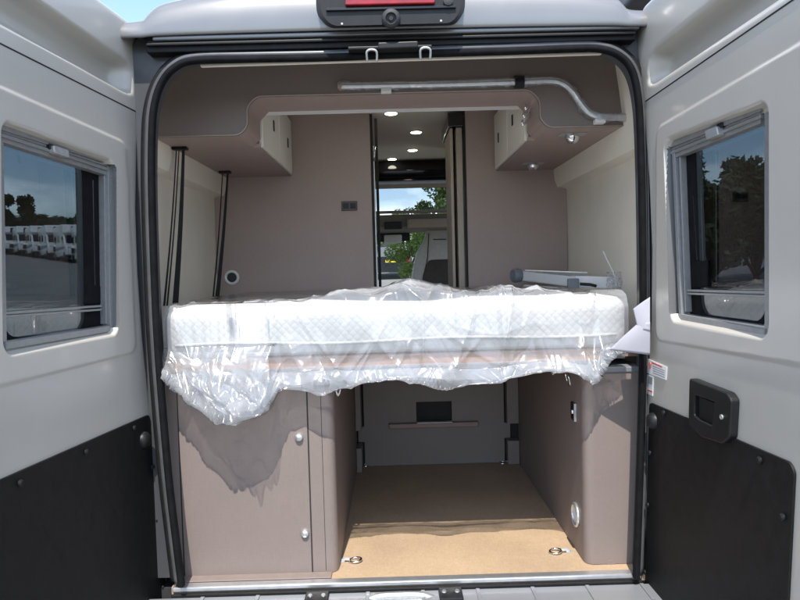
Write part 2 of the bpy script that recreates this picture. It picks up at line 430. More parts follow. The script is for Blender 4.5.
# brake light housing
p0 = at(321, 24, -.06)
def bl(pts, Y): return [at(x, y, Y) for x, y in pts]
o1 = roundpoly(bl([(320,-14),(321,14),(332,26),(452,23),(461,10),(461,-14)], -.10), .02)
o2 = roundpoly(bl([(312,-20),(312,16),(326,31),(458,28),(469,12),(469,-20)], .03), .02)
mb = MB(); nn = len(o1); mb.add(o1+o2, [tuple(range(nn))]+[(i, i+nn, (i+1)%nn+nn, (i+1)%nn) for i in range(nn)])
bh = mb.build('brake_light', 'blackp', van, smooth=True)
mb = MB(); mb.prism(roundpoly(bl([(345,-10),(345,5),(435,3),(435,-10)], -.114), .006), (0,.02,0)); mb.build('lens', 'red', bh, bevel=.003)
mb = MB(); mb.prism(bl([(326,8),(456,5),(456,7.5),(326,10.5)], -.108), (0,.012,0)); mb.build('trim_line', 'gloss', bh, bevel=.001)
p = at(391, 18.5, -.10); mb = MB(); mb.lathe([(.026,0),(.027,.012),(.022,.02),(.016,.022),(.012,.014),(.007,.014),(.006,.02)], p+Vector((0,.004,0)), (0,-1,-.25), 28); mb.build('reversing_camera', 'dash', bh, smooth=True)
p = at(448, 2, -.10); mb = MB(); mb.lathe([(.014,0),(.014,.012),(.009,.014)], p, (0,-1,0), 20); mb.build('washer_jet', 'dash', bh, smooth=True)
for x, y in ((342,24),(441,21)):
    p = at(x, y, -.1); mb = MB(); mb.lathe([(.004,0),(.003,.003)], p, (0,-1,0), 10); mb.build('screw', 'alud', bh)

# exterior shell sides, floor pan, front end
for s in (-1, 1):
    prof = [(.90,.42),(.95,.55),(.965,1.0),(.965,1.25),(.96,1.35),(.945,1.75),(.94,1.95),(.935,2.05),(.93,2.27)]
    def shell(prof, y0, y1, nm, mat, th, n=8, flare=0):
        P = np.array([[(s*(x+flare*min(1, max(0, y)/.8)), y, z) for x, z in prof] for y in np.linspace(y0, y1, n)])
        mb = MB(); mb.grid(P); o = mb.build(nm, mat, van, smooth=True); m = o.modifiers.new('solid','SOLIDIFY'); m.thickness = th; m.offset = 0
    shell(prof, 0, 2.45, 'body_side', 'roof', .03, 14, .05)
    if s < 0: shell(prof[:4], 2.45, 3.4, 'body_side_lower', 'roof', .03, 4, .05)
    shell(prof[6:], 2.45, 3.4, 'body_side_upper', 'roof', .03, 4, .05)
    if s < 0: shell(prof[3:7], 2.46, 3.38, 'added_side_window', 'clear', .004, 3, .045)  # unseen side window, added to let light into the corridor
    else: shell([(x+.07, z) for x, z in prof[:7]], 3.42, 4.3, 'added_open_side_door', 'roof', .03, 4, .05)  # unseen door left open, added so daylight lifts the corridor ceiling
    prof = [(.895,.60),(.90,1.2),(.895,1.575+.385),(.885,1.575+.395),(.845,1.575+.40),(.835,1.575+.43),(.815,1.575+.60),(.80,2.28),(.69,2.374)]
    shell(prof, .06, 2.45, 'side_lining', 'cream', .012, 16)
    if s < 0: shell(prof[:2], 2.45, 3.3, 'side_lining_lower', 'cream', .012, 4)
    shell(prof[2:], 2.45, 3.3, 'side_lining_upper', 'cream', .012, 4)
mb = MB()
for q in (((-.695,.08),(.695,.57)),((-.695,1.03),(.695,3.3)),((-.695,.57),(-.27,1.03)),((.27,.57),(.695,1.03))): mb.box((q[0][0],q[0][1],2.375),(q[1][0],q[1][1],2.395))
mb.build('ceiling_lining', 'ceil', van)
mb = MB(); mb.box((-.285,.555,2.396),(-.272,1.045,2.50)); mb.box((.272,.555,2.396),(.285,1.045,2.50)); mb.box((-.272,.555,2.396),(.272,.568,2.50)); mb.box((-.272,1.032,2.396),(.272,1.045,2.50)); mb.build('added_rooflight_frame', 'white', van)
mb = MB(); mb.box((-.34,.50,2.502),(.34,1.10,2.53)); mb.build('added_rooflight', 'milky', van, bevel=.012)  # unseen milky rooflight, added to brighten the interior
mb = MB(); mb.box((-.93,.05,.44),(.93,5.2,.575)); mb.build('floor_pan', 'dash', van)
mb = MB(); mb.box((-.72,.0,.577),(.77,1.235,.60)); mb.build('load_floor', 'floor', van)
mb = MB(); mb.box((-.93,1.245,.577),(.93,3.5,.60)); mb.build('living_floor', 'floor', van)
# rear sill
def sillbar(y0, y1, Y0, Y1, th, mat, name, x0=181, x1=640, dy=-15.5, bev=.004):
    A0 = at(x0, y0, Y0); A1 = at(x1, y0+dy, Y0); B0 = at(x0, y1, Y1); B1 = at(x1, y1+dy, Y1); d = Vector((0,.004,-th))
    mb = MB(); mb.hexa([B0+d,B1+d,A1+d,A0+d,B0,B1,A1,A0]); return mb.build(name, mat, van, bevel=bev)
zf = Z0
mb = MB()
sx0, sx1 = -.715, .755
mb.box((sx0,-.012,zf-.012),(sx1,.022,zf+.004)); mb.build('rear_sill_strip', 'alu', van, bevel=.004)
mb = MB(); mb.box((sx0,-.022,zf-.05),(sx1,-.0125,zf-.014)); mb.build('sill_seal', 'rubber', van, bevel=.003)
mb = MB(); mb.box((-.80,-.14,zf-.12),(.80,-.0225,zf-.021)); mb.build('bumper_step', 'jamb', van, bevel=.006)
for x in np.arange(-.62,.75,.17):
    mb = MB(); mb.box((x,-.125,zf-.0205),(x+.012,-.03,zf-.017)); mb.build('step_rib', 'jamb', van, bevel=.001)
mb = MB(); mb.box((-.97,-.16,.42),(.97,-.02,zf-.122)); mb.build('rear_bumper', 'blackp', van, bevel=.02)
for x, y in ((316,594),(451,590)):
    p = at(x, y, -.075); mb = MB(); mb.box((p.x-.036,-.10,zf-.045),(p.x+.036,-.030,zf-.010)); o = mb.build('latch_keeper', 'blackp', van, bevel=.004)
    for dx in (-.02,.02):
        mb = MB(); mb.lathe([(.008,0),(.006,.004)], (p.x+dx,-.06,zf-.010), (0,-.2,1), 10); mb.build('bolt', 'alu', o)
p = at(400, 597, -.085); mb = MB(); mb.tube(smoothpath([(p.x-.12,-.055,zf-.040),(p.x-.07,-.060,zf-.020),(p.x,-.060,zf-.017),(p.x+.07,-.060,zf-.020),(p.x+.12,-.055,zf-.040)],5), .012, 10); mb.build('striker_cover', 'alu', van, smooth='all')
# awning case on roof edge
mb = MB(); mb.prism(roundpoly([(.815,.15,2.455),(1.06,.15,2.455),(1.06,.15,2.64),(.90,.15,2.64)], .03), (0,3.0,0)); mb.build('awning_case', 'dash', van, smooth=True)
# front end: windscreen, cab roof, bonnet, cab sides
mb = MB(); mb.add([(-.86,4.15,1.98),(.86,4.15,1.98),(.92,5.05,1.20),(-.92,5.05,1.20)], [(0,1,2,3)]); o = mb.build('windscreen', 'clear', van)
for s in (-1,1):
    mb = MB()
    mb.hexa([(s*.86,4.12,1.96),(s*.97,4.10,1.96),(s*.97,4.16,2.0),(s*.86,4.18,2.0)][::-1]+[(s*.86,4.12,2.02),(s*.97,4.10,2.02),(s*.97,4.16,2.04),(s*.86,4.18,2.04)][::-1])
    mb.tube([(s*.92,4.10,2.0),(s*.97,5.08,1.18)], .05, 8); mb.build('windscreen_pillar', 'headl', van)
mb = MB(); P = np.array([[(x*.97, y, z - .06*x*x) for x in np.linspace(-1,1,9)] for y, z in ((5.05,1.20),(5.25,1.12),(5.5,1.03),(5.72,.9),(5.80,.6),(5.78,.35))]); mb.grid(P); o = mb.build('bonnet', 'roof', van, smooth='all')
for s in (-1,1):
    mb = MB(); mb.box((s*.985-.02,3.4,.42),(s*.985+.02,5.4,1.15)); mb.build('cab_door', 'roof', van, bevel=.01)
    mb = MB(); mb.hexa([(s*.99,3.45,1.152),(s*.99,5.0,1.152),(s*.985,5.0,1.152),(s*.985,3.45,1.152),(s*.97,3.45,1.92),(s*.97,4.2,1.92),(s*.965,4.2,1.92),(s*.965,3.45,1.92)]); mb.build('cab_side_window', 'vglass', van)
# skylight over the cab: sloping frame with glass
sk0 = at(377, 208, 3.75); sk1 = at(458, 206, 3.75)
zs0 = at(415,209,3.7).z; zs1 = at(415,189,3.5).z
mb = MB()
mb.hexa([(-.95,3.42,zs1),(.95,3.42,zs1),(.95,3.44,zs1),(-.95,3.44,zs1),(-.95,3.30,2.42),(.95,3.30,2.42),(.95,3.33,2.42),(-.95,3.33,2.42)]); mb.build('overcab_panel', 'shelfm', van)
mb = MB(); mb.add([(-.62,3.43,zs1),(.62,3.43,zs1),(.66,3.78,zs0),(-.66,3.78,zs0)], [(0,1,2,3)]); sky_o = mb.build('skylight', 'skyg', van)
mb = MB()
for s in (-1,1): mb.hexa([(s*.62,3.40,zs1-.01),(s*.98,3.40,zs1-.01),(s*.98,3.45,zs1+.02),(s*.62,3.45,zs1+.02),(s*.66,3.76,zs0-.01),(s*.98,3.76,zs0-.01),(s*.98,3.80,zs0+.02),(s*.66,3.80,zs0+.02)])
mb.box((-.98,3.75,zs0-.028),(.98,3.81,zs0-.004)); mb.build('skylight_frame', 'headl', van, bevel=.003)
mb = MB()
z1 = zs0-.03; z2 = at(415,231,4.1).z
mb.hexa([(-.97,3.76,z2),(.97,3.76,z2),(.97,4.2,z2-.01),(-.97,4.2,z2-.01),(-.97,3.80,z1),(.97,3.80,z1),(.97,4.2,z1-.08),(-.97,4.2,z1-.08)]); con = mb.build('overhead_console', 'headl', van, bevel=.02)
a1 = at(384,222,3.74); a2 = at(402,229,3.74); mb = MB(); mb.box((a1.x,3.735,a2.z),(a2.x,3.77,a1.z)); mb.build('vent', 'dash', con, bevel=.008)
a1 = at(407,219,3.74); a2 = at(452,227,3.74); mb = MB(); mb.box((a1.x,3.735,a2.z),(a2.x,3.77,a1.z)); mb.build('storage_tray', 'shelfm', con, bevel=.02)
mb = MB(); mb.box((-.95,4.35,.95),(.95,4.95,1.28)); 
p = at(424,272,4.35); mb.box((p.x-.1,4.25,.9),(p.x+.22,4.36,1.46)); mb.build('dashboard', 'dash', van, bevel=.04)
p = Vector((-.46,4.2,1.5)); mb = MB(); mb.tube([p+Vector((math.cos(t)*.19,.04*math.sin(t),.17*math.sin(t)-.1)) for t in np.linspace(0,2*math.pi,32)[:-1]], .016, 8, closed=True); mb.build('steering_wheel', 'dash', van, smooth='all')
a1 = at(384,235,4.15); a2 = at(402,243,4.15); mb = MB(); mb.box((a1.x,4.13,a2.z),(a2.x,4.17,a1.z)); mb.build('interior_mirror', 'white', van, bevel=.01)
a1 = at(372,231,4.16); a2 = at(410,241,4.16); mb = MB(); mb.box((a1.x-.3,4.175,a2.z),(a2.x,4.21,a1.z+.02)); mb.build('sun_visor', 'dash', van, bevel=.01)
# wheels
def wheel(x, y):
    s = 1 if x > 0 else -1
    r = bpy.data.objects.new('wheel', None); COL.objects.link(r); r.parent = van; r.location = Vector((x,y,.34))-van.location
    mb = MB(); mb.lathe([(.22,-.11),(.31,-.11),(.34,-.08),(.34,.08),(.31,.11),(.22,.11)], (x,y,.34), (1,0,0), 28); mb.build('tyre', 'tyre', r, smooth=True)
    mb = MB(); mb.lathe([(.22,.02),(.215,.09),(.16,.075),(.07,.07),(.05,.09)], (x,y,.34), (s,0,0), 24); mb.build('rim', 'alu', r, smooth=True)
for x, y in ((-.88,1.1),(.88,1.1),(-.88,4.9),(.88,4.9)): wheel(x, y)

# ---------------- rear doors
def sdpoly(pts, U, V):
    d = np.full(U.shape, 1e9); s = np.ones(U.shape); n = len(pts)
    for i in range(n):
        ax_, ay = pts[i-1]; bx, by = pts[i]
        ex, ey = ax_-bx, ay-by; wx, wy = U-bx, V-by
        t = np.clip((wx*ex+wy*ey)/(ex*ex+ey*ey+1e-12), 0, 1)
        d = np.minimum(d, (wx-ex*t)**2+(wy-ey*t)**2)
        c1 = V >= by; c2 = V < ay; c3 = ex*wy > ey*wx
        flip = (c1&c2&c3)|(~c1&~c2&~c3); s = np.where(flip, -s, s)
    return s*np.sqrt(d)
def sstep(sd, w): 
    t = np.clip((w/2-sd)/w, 0, 1); return t*t*(3-2*t)

def inset(pts, r):
    n = len(pts); ar = sum(pts[i-1][0]*pts[i][1]-pts[i][0]*pts[i-1][1] for i in range(n)); sg = 1 if ar > 0 else -1
    ln = []
    for i in range(n):
        p, q = Vector(pts[i]), Vector(pts[(i+1)%n]); d = (q-p).normalized(); nn = Vector((-d.y, d.x))*sg; ln.append((p+nn*r, d))
    out = []
    for i in range(n):
        (p, d), (q, e) = ln[i-1], ln[i]; c = d.x*e.y-d.y*e.x
        if abs(c) < .02: out.append(tuple(q)); continue
        t = ((q.x-p.x)*e.y-(q.y-p.y)*e.x)/c; out.append(tuple(p+d*t))
    return out
class Door:
    def __init__(s, origin, dirv, label, inward):
        s.o = Vector(origin); s.u = Vector(dirv).normalized(); s.v = Vector((0,0,1)); s.n = s.u.cross(s.v).normalized()
        if s.n.x*inward < 0: s.n = -s.n
        s.root = bpy.data.objects.new('rear_door', None); COL.objects.link(s.root); s.root.parent = van
        s.root.location = s.o - van.location; s.root['label'] = label
    def uv(s, px, py, n=0):
        p = atplane(px, py, s.o+s.n*n, s.n); d = p-s.o; return (d.dot(s.u), p.z)
    def W(s, u, v, n=0): return Vector((s.o.x, s.o.y, 0))+s.u*u+s.v*v+s.n*n
    def poly(s, pts, n=0): return [s.uv(x, y, n) for x, y in pts]
    def prism(s, pts, n0, n1, r=0, px=True, at_n=None):
        q = s.poly(pts, at_n if at_n is not None else n1) if px else pts
        ring = [s.W(u, v, n1) for u, v in q]
        if r: ring = roundpoly(ring, r)
        return MB().prism(ring, s.n*(n0-n1))
    def bar(s, p0, p1, hw, n0, n1, px=True):
        a0 = s.uv(*p0, n1) if px else p0; b0 = s.uv(*p1, n1) if px else p1
        d = Vector((b0[0]-a0[0], b0[1]-a0[1])); t = Vector((-d.y, d.x)).normalized()*hw
        q = [(a0[0]+t.x,a0[1]+t.y),(b0[0]+t.x,b0[1]+t.y),(b0[0]-t.x,b0[1]-t.y),(a0[0]-t.x,a0[1]-t.y)]
        return MB().prism([s.W(u,v,n1) for u,v in q], s.n*(n0-n1))
    def screw(s, px, py, r=.008, n=.008):
        u, v = s.uv(px, py, n); return MB().lathe([(r,0),(r,.003),(r*.6,.006),(r*.25,.0055)], s.W(u,v,n), s.n, 16)
    def skin(s, edge, free, vb, vt, toprad, feats, hole, NU=340, NV=420):
        ev = sorted([s.uv(x, y, -.006) for x, y in edge], key=lambda q: q[1])
        V1 = np.linspace(vb, vt, NV); ue = np.interp(V1, [q[1] for q in ev], [q[0] for q in ev])
        # round the top hinge corner
        dtop = np.minimum(vt - V1, toprad); c = np.where(dtop < toprad, toprad-np.sqrt(np.maximum(0, toprad**2-(toprad-dtop)**2)), 0)
        ue = ue + c; uf = free - c
        us = sorted(q[0] for q in feats[-1][0])
        la, lb, ra, rb = us[0]-.045, us[1]+.02, us[-2]-.02, us[-1]+.045
        seg_ = lambda a_, b_, st: list(np.arange(a_, b_, st))
        u0_ = max(.05, ue.max()+.02) if la > .06 else la-.012
        cols = np.array(seg_(u0_, la, .004)+seg_(la, lb, .0009)+seg_(lb, ra, .0045)+seg_(ra, rb, .0012)+seg_(rb, free-.02, .004))
        first = np.linspace(0, 1, 12)[:-1]; last = np.linspace(0, 1, 10)
        U = np.concatenate([ue[:,None]*(1-first)+np.minimum(u0_, 9)*first, np.repeat(cols[None,:], NV, 0), (free-.02)*(1-last)+uf[:,None]*last], 1)
        bad = np.maximum.accumulate(U, axis=1); bad = np.minimum(bad, uf[:,None]); U = np.maximum(bad+np.arange(U.shape[1])*1e-7, ue[:,None])
        NU = U.shape[1]; V = np.repeat(V1[:,None], NU, 1)
        D = np.zeros_like(U)
        for pts, rad, depth, wdt in feats:
            D -= depth*sstep(sdpoly(pts, U, V)-rad, wdt)
        # rolled edges
        de = np.minimum(np.minimum(U-ue[:,None], uf[:,None]-U), vt-V); D -= .007*np.clip(1-de/.012, 0, 1)**2
        hsd = sdpoly(hole[0], U, V)-hole[1]
        O = np.array(s.o); O[2] = 0; u3 = np.array(s.u); n3 = np.array(s.n)
        Pi = O+U[...,None]*u3+D[...,None]*n3; Pi[...,2] += V
        Po = O+U[...,None]*u3+(-.075)*n3; Po[...,2] += V
        n_ = NU*NV; idx = np.arange(n_).reshape(NV, NU)
        hc = .25*(hsd[:-1,:-1]+hsd[1:,:-1]+hsd[1:,1:]+hsd[:-1,1:]); keep = hc > 0
        q = np.stack([idx[:-1,:-1], idx[1:,:-1], idx[1:,1:], idx[:-1,1:]], -1)[keep]
        fs = q.tolist()
        mb = MB(); mb.v = Pi.reshape(-1,3).tolist(); mb.f = [tuple(f) for f in fs]
        sk = mb.build('inner_panel', 'door', s.root, smooth='all')
        # outer skin with rim
        e = {}
        for f in fs:
            for i in range(4):
                k = (f[i], f[(i+1)%4]); kr = (k[1], k[0])
                if kr in e: del e[kr]
                else: e[k] = 1
        mb = MB(); mb.v = Pi.reshape(-1,3).tolist()+Po.reshape(-1,3).tolist()
        mb.f = [tuple(i+n_ for i in f[::-1]) for f in fs]+[(b0, a0, a0+n_, b0+n_) for a0, b0 in e]
        mb.build('outer_skin', 'roof', s.root, smooth=True)

def make_door(name, D, cfg):
    c = cfg
    P = D.poly
    feats = [(inset(P(c['cavity']), .018), .018, .040, .022), (inset(P(c['cavity']), .045), .03, .022, .05), (inset(P(c['contour']), .035), .035, -.0035, .006), (inset(P(c['recess']), .03), .03, .026, .010)]
    hole = (inset(P(c['hole'], -.0225), .012), .012)
    D.skin(c['edge'], .80, .56, c['vt'], c['tr'], feats, hole)
    R = D.root
    D.bar(*c['seam'], .0016, -.004, .0012).build('panel_seam', 'rubber', R)
    # trim board below
    D.prism(c['board'], .000, .006, .02).build('trim_panel', 'black', R, bevel=.0015)
    for x, y in c['screws']: D.screw(x, y).build('screw', 'blackp', R, smooth=True)
    for x, y in c['bump']:
        u, v = D.uv(x, y, .006); MB().lathe([(.026,0),(.025,.006),(.018,.015),(.008,.019)], D.W(u,v,.006), D.n, 24).build('buffer', 'blackp', R, smooth=True)
    # window
    pane = P(c['hole'], -.04)
    cu = sum(q[0] for q in pane)/4; cv = sum(q[1] for q in pane)/4
    big = [(cu+(u-cu)*1.05, cv+(v-cv)*1.04) for u, v in pane]
    gp = D.prism(big, -.052, -.048, px=False).build('window_pane', 'tint', R)
    # dark inner seal ring
    inn = [(u*.93+cu*.07, v*.95+cv*.05) for u, v in pane]
    hu = min(q[0] for q in pane)
    inn = [((u+.125 if abs(u-hu) < .12 else u-.004), v*.97+cv*.03) for u, v in pane]
    A_ = roundpoly([D.W(u, v, -.042) for u, v in big], .01); B_ = roundpoly([D.W(u, v, -.042) for u, v in inn], .05)
    MB().band(A_, B_, D.n*-.003).build('window_seal', 'matte', R)
    mb = D.bar(*c['jambrail'], .008, -.042, -.016); 
    mb2 = D.bar(*c['jambrail2'], .004, -.042, -.024); mb.add(mb2.v, mb2.f); mb.build('blind_side_rail', 'rail', R, bevel=.001)
    D.bar(*c['farcover'], .008, -.043, -.0213).build('blind_side_rail', 'rail', R, bevel=.001)
    a0, b0 = c['toprail']
    mb = MB()
    for k, (dy, hw, nn) in enumerate(((0,.0070,-.014),(4.6,.0035,-.019),(8.2,.0040,-.015),(12.5,.0060,-.020))):
        q = D.bar((a0[0],a0[1]+dy*c['trs']), (b0[0],b0[1]+dy), hw, -.043, nn); mb.add(q.v, q.f)
    q = D.bar((a0[0],a0[1]+4), (b0[0],b0[1]+4), .020, -.0435, -.0214); mb.add(q.v, q.f)
    mb.build('blind_cassette', 'rail', R, bevel=.001)
    D.prism(c['catch'], -.020, -.002, .006).build('blind_catch', 'alud', R, bevel=.003)
    D.prism(c['catch2'], -.022, -.010).build('catch_clip', 'blackp', R, bevel=.002)
    D.bar(*c['botrail'], .009, -.043, -.015).build('blind_bottom_rail', 'rail', R, bevel=.002)
    mb = D.bar(*c['cross'], .0030, -.036, -.028); q = D.bar(*c['cross2'], .0030, -.040, -.030); mb.add(q.v, q.f); mb.build('blind_handle_bar', 'rail', R, bevel=.001)
    D.prism(c['stay'], -.047, -.040, .004).build('window_stay', 'matte', R, bevel=.003)
    D.bar(*c['stayrod'], .0020, -.047, -.042).build('stay_rod', 'alud', R)
    # silvery strip along hinge edge
    mb = MB(); pts = [D.W(*D.uv(x, y), -.03)+Vector((0,0,0)) for x, y in c['strip']]
    mb.tube(pts, .011, 8); mb.build('hinge_edge', 'alu', R, smooth='all')
    mb = MB(); pts = smoothpath([D.W(D.uv(x, y)[0]-.004, D.uv(x, y)[1], -.022) for x, y in c['edge']], 4)
    mb.tube(pts, .010, 8); mb.build('edge_seal', 'rubber', R, smooth='all')

LD = Door((-.785,-.035,0), (-math.sin(math.radians(6.0)), -math.cos(math.radians(6.0)), 0), 'left rear door seen from inside, its window showing a row of motorhomes', 1)
RD = Door((.775,-.035,0), (math.sin(math.radians(1.3)), -math.cos(math.radians(1.3)), 0), 'right rear door with black pull handle and warning sticker', -1)
make_door('L', LD, dict(
  edge=[(142,30),(142,60),(139,100),(136,150),(135,210),(137,270),(142,340),(150,414),(156,480),(163,540),(170,610)], vt=2.35, tr=.135,
  cavity=[(-60,-66),(34,0),(130,66),(130,92),(0,20),(-60,-13)], seam=((-70,8),(138,112.5)),
  contour=[(-70,54),(0,87),(90,127),(126,143),(136,352),(0,386),(-70,404)],
  recess=[(1,121),(113,162),(117,333),(3,355)], hole=[(-2,134),(108,166),(111,328),(4,342)],
  board=[(-75,511),(0,480),(150,414),(158,500),(168,600),(-75,900)], screws=[(134,428),(86,452),(20,483),(152,467),(157,520),(163,587)], bump=[(144,440)],
  jambrail=((109.5,166),(112,326)), jambrail2=((105,166),(107,324)), toprail=((0,126),(108,161)), trs=1.0, catch=[(54,145),(69,150),(70,158),(55,153)], catch2=[(50,143),(55,145),(55,150),(50,149)],
  botrail=((6,346),(114,328)), jambcover=((112.5,166),(114.5,326)), farcover=((1,130),(4.5,343)), cross=((0,313.5),(102,306)), cross2=((0,317),(102,309.5)), stay=[(88,284),(101,286),(101,304),(85,304)], stayrod=((93,180),(95,285)),
  strip=[(151,414),(157,480),(164,540),(171,605)]))
make_door('R', RD, dict(
  edge=[(640,10),(637,40),(641,84),(645,120),(650,180),(653,250),(652,320),(648,390),(646,440),(644,500),(642,560),(641,610)], vt=RD.uv(655,-6)[1], tr=.07,
  cavity=[(651,56),(722,0),(830,-85),(830,-43),(766,2),(649,84)], seam=((645,101.5),(830,-26)),
  contour=[(657,128),(800,44),(840,20),(840,372),(800,365),(656,340)],
  recess=[(665,141),(769,102),(769,338),(672,320)], hole=[(673,146),(766,112),(766,326),(678,314)],
  board=[(649,402),(789,462),(794,472),(787,610),(785,760),(640,760),(644,600)], screws=[(650,453),(648,505),(645,572),(760,460),(783,517),(664,413)], bump=[(653.5,421)],
  jambrail=((673,150),(680,315)), jambrail2=((679,150),(685,312)), toprail=((668,146),(760,108)), trs=1.0, catch=[(704,131),(716,126),(718,135),(706,140)], catch2=[(716,124),(722,122),(722,127),(717,129)],
  botrail=((677,316.5),(764,333)), jambcover=((669.5,150),(676.5,315)), farcover=((766.5,112),(766.5,328)), cross=((687,290.5),(768,292.5)), cross2=((687,293.5),(768,296.5)), stay=[(693,262),(706,260),(706,287),(691,288)], stayrod=((693,196),(697,260)),
  strip=[(646,404),(644.5,460),(643,520),(641,605)]))
# pull handle, keyhole, stickers on right door
R = RD.root
ho = [(689,378),(726,392.5),(731,400),(729,438),(722,444),(701,437),(688,424)]
hi = [(694,395),(714,402),(714,403),(712,424),(711,425),(700,420),(694,415)]
q1 = RD.poly(ho, .022); q2 = RD.poly(hi, .022)
A_ = roundpoly([RD.W(u,v,.022) for u,v in q1], .008, 3); B_ = roundpoly([RD.W(u,v,.022) for u,v in q2], .004, 3)
mb = MB().band(A_, B_, RD.n*-.022); hd = mb.build('pull_handle', 'blackp', R, bevel=.004)
RD.prism([(692,393),(716,400),(714,427),(692,417)], .001, .008).build('handle_recess', 'dash', R)
mb = RD.prism([(699,397),(715,403),(713,425),(699,418)], .008, .016, .003); mb.build('handle_lever', 'black', R, bevel=.003)
u, v = RD.uv(722,417,.022); mb = MB(); mb.lathe([(.006,0),(.006,.003),(.0035,.003),(.0035,.001)], RD.W(u,v,.022), RD.n, 16); mb.build('keyhole', 'alud', R)
mb = RD.prism([(648,359),(667,367),(666,380),(647,373)], .0005, .0018); st = mb.build('warning_sticker', 'sticker', R)
mb = MB()
for p, q in (((651.5,362.5),(662,367)),):
    b_ = RD.bar(p, q, .0020, .0018, .0026); mb.add(b_.v, b_.f)
u, v = RD.uv(650,365.5,.002); mb.tube([RD.W(u+math.cos(t)*.006, v+math.sin(t)*.009, .0024) for t in np.linspace(0,2*math.pi,20)[:-1]], .0012, 6, closed=True)
b_ = RD.bar((648.8,367.5),(651.2,363.5), .0008, .0018, .0027); mb.add(b_.v, b_.f)
mb.build('sticker_red_print', 'redink', R)
mb = MB()
for k in range(4):
    b_ = RD.bar((653,366.2+2.2*k),(664.5,370.8+2.2*k), .0011, .0018, .0025); mb.add(b_.v, b_.f)
mb.build('sticker_text', 'greyink', R)
mb = RD.prism([(647,374),(653.5,376.5),(652.5,396),(646.5,393.5)], .0005, .0018); mb.build('label_sticker', 'sticker', R)
mb = RD.prism([(648,375.5),(652.5,377.5),(652,385),(647.6,383)], .0018, .0025); mb.build('label_pictogram', 'alud', R)
mb = RD.bar((647.5,390),(652,391.8), .0022, .0018, .0025); mb.build('label_red_print', 'redink', R)

# ------------------------------------------------------------------ interior furniture
PY = 1.30      # partition wall plane
# overhead locker unit (U shaped soffit)
FY = .30
ov = thing('overhead_locker', (0, .7, 1.99), 'brown overhead locker unit bridging the bed with a curved cut-out in the middle', 'overhead locker')
zso = at(200, 136, FY).z; zbm = at(393, 93, FY).z; ztop = 2.374
xl = at(247,112,FY).x; xr = at(540,110,FY).x
zsr = zso
prof = [(-.885,zso),(xl-.03,zso),(xl,zso+.03),(xl,zbm-.035),(xl+.035,zbm),(xr-.035,zbm),(xr,zbm-.035),(xr,zso+.03),(xr+.03,zso),(.885,zso)]
rad = [0,.025,.025,.03,.03,.03,.03,.025,.025,0]
low = roundpoly([Vector((x,FY,z)) for x,z in prof], rad, 6)
low[0] = Vector((-.885,FY,zso)); low[-1] = Vector((.885,FY,zso))
topn = [Vector((p.x, FY, ztop)) for p in low]
mb = MB(); n = len(low); d = Vector((0,.018,0))
vs_ = low+topn+[p+d for p in low]+[p+d for p in topn]; fs_ = []
for i in range(n-1):
    fs_ += [(i,i+1,i+1+n,i+n),(i+2*n,i+3*n,i+1+3*n,i+1+2*n),(i,i+2*n,i+1+2*n,i+1)]
mb.add(vs_, fs_); mb.build('front_panel', 'brownc', ov)  # same laminate as the partitions, shade put into its darker colour
# soffit skin that follows the cut-out: sweep lower profile forward
depthm = .225
mb = MB()
seg = [p for p in low]
mb2v = []; fs_ = []
sharp = roundpoly([Vector((x,FY,z)) for x,z in prof], [0 if r_ == 0 else .003 for r_ in rad], 6)
sharp[0] = low[0]; sharp[-1] = low[-1]
for i, p in enumerate(seg): mb2v += [p+Vector((0,.0185,.0)), Vector((sharp[i].x, FY+depthm, sharp[i].z))]
for i in range(n-1): fs_.append((2*i,2*i+1,2*i+3,2*i+2))
mb.add(mb2v, fs_); o = mb.build('curved_soffit', 'brownd', ov, smooth=True)
mb = MB(); mb.tube([p+Vector((0,-.0005,.0005)) for p in low], .0018, 6); mb.build('highlight_banding', 'banding', ov, smooth='all')
for s, x0, x1 in ((-1,-.835,xl-.004),(1,xr+.004,.835)):
    mb = MB(); mb.box((x0, FY+depthm+.001, zso),(x1, PY-.002, zso+.014)); mb.build('soffit_board', 'brownd', ov)
# white edging at the far side of the bridge
mb = MB(); mb.box((xl+.004,FY+depthm,zbm-.012),(xr-.004,FY+depthm+.006,zbm+.02)); mb.build('edge_trim', 'white', ov)
# bridge top plate (closes up to the ceiling)
mb = MB(); mb.box((xl+.01,FY+depthm-.03,zbm+.022),(xr-.01,FY+depthm,ztop)); mb.build('bridge_back', 'brown', ov)
for s, xx in ((-1, xl-.012),(1, xr+.012)):
    y0 = FY+depthm+.02; zA = zso+.004; zB = 2.33
    ym = (y0+PY)/2
    for k, (ya, yb) in enumerate(((y0, ym-.002),(ym+.002, PY-.02))):
        mb = MB(); x0 = xx if s < 0 else xx-.018
        mb.box((x0, ya, zA),(x0+.018, yb, zB)); ldr = mb.build('locker_door', 'cdoor', ov, bevel=.004)
        hy = ya+(yb-ya)*.62 ; hz = zA+.11
        mb = MB(); fx = (x0+.018) if s < 0 else x0-.003
        mb.box((fx, hy-.006, hz),(fx+.003, hy+.016, hz+.045)); mb.build('handle', 'dark', ldr, bevel=.001)
    mb = MB(); x0 = xx-.02 if s < 0 else xx
    mb.box((x0-.0, FY+.03, zso+.016),(x0+.02, y0-.012, 2.33)); mb.build('end_panel', 'brown', ov)
    mb = MB(); mb.box((x0, y0-.011, zso+.016),(x0+.02, y0-.003, 2.33)); mb.build('shadow_gap', 'rubber', ov)
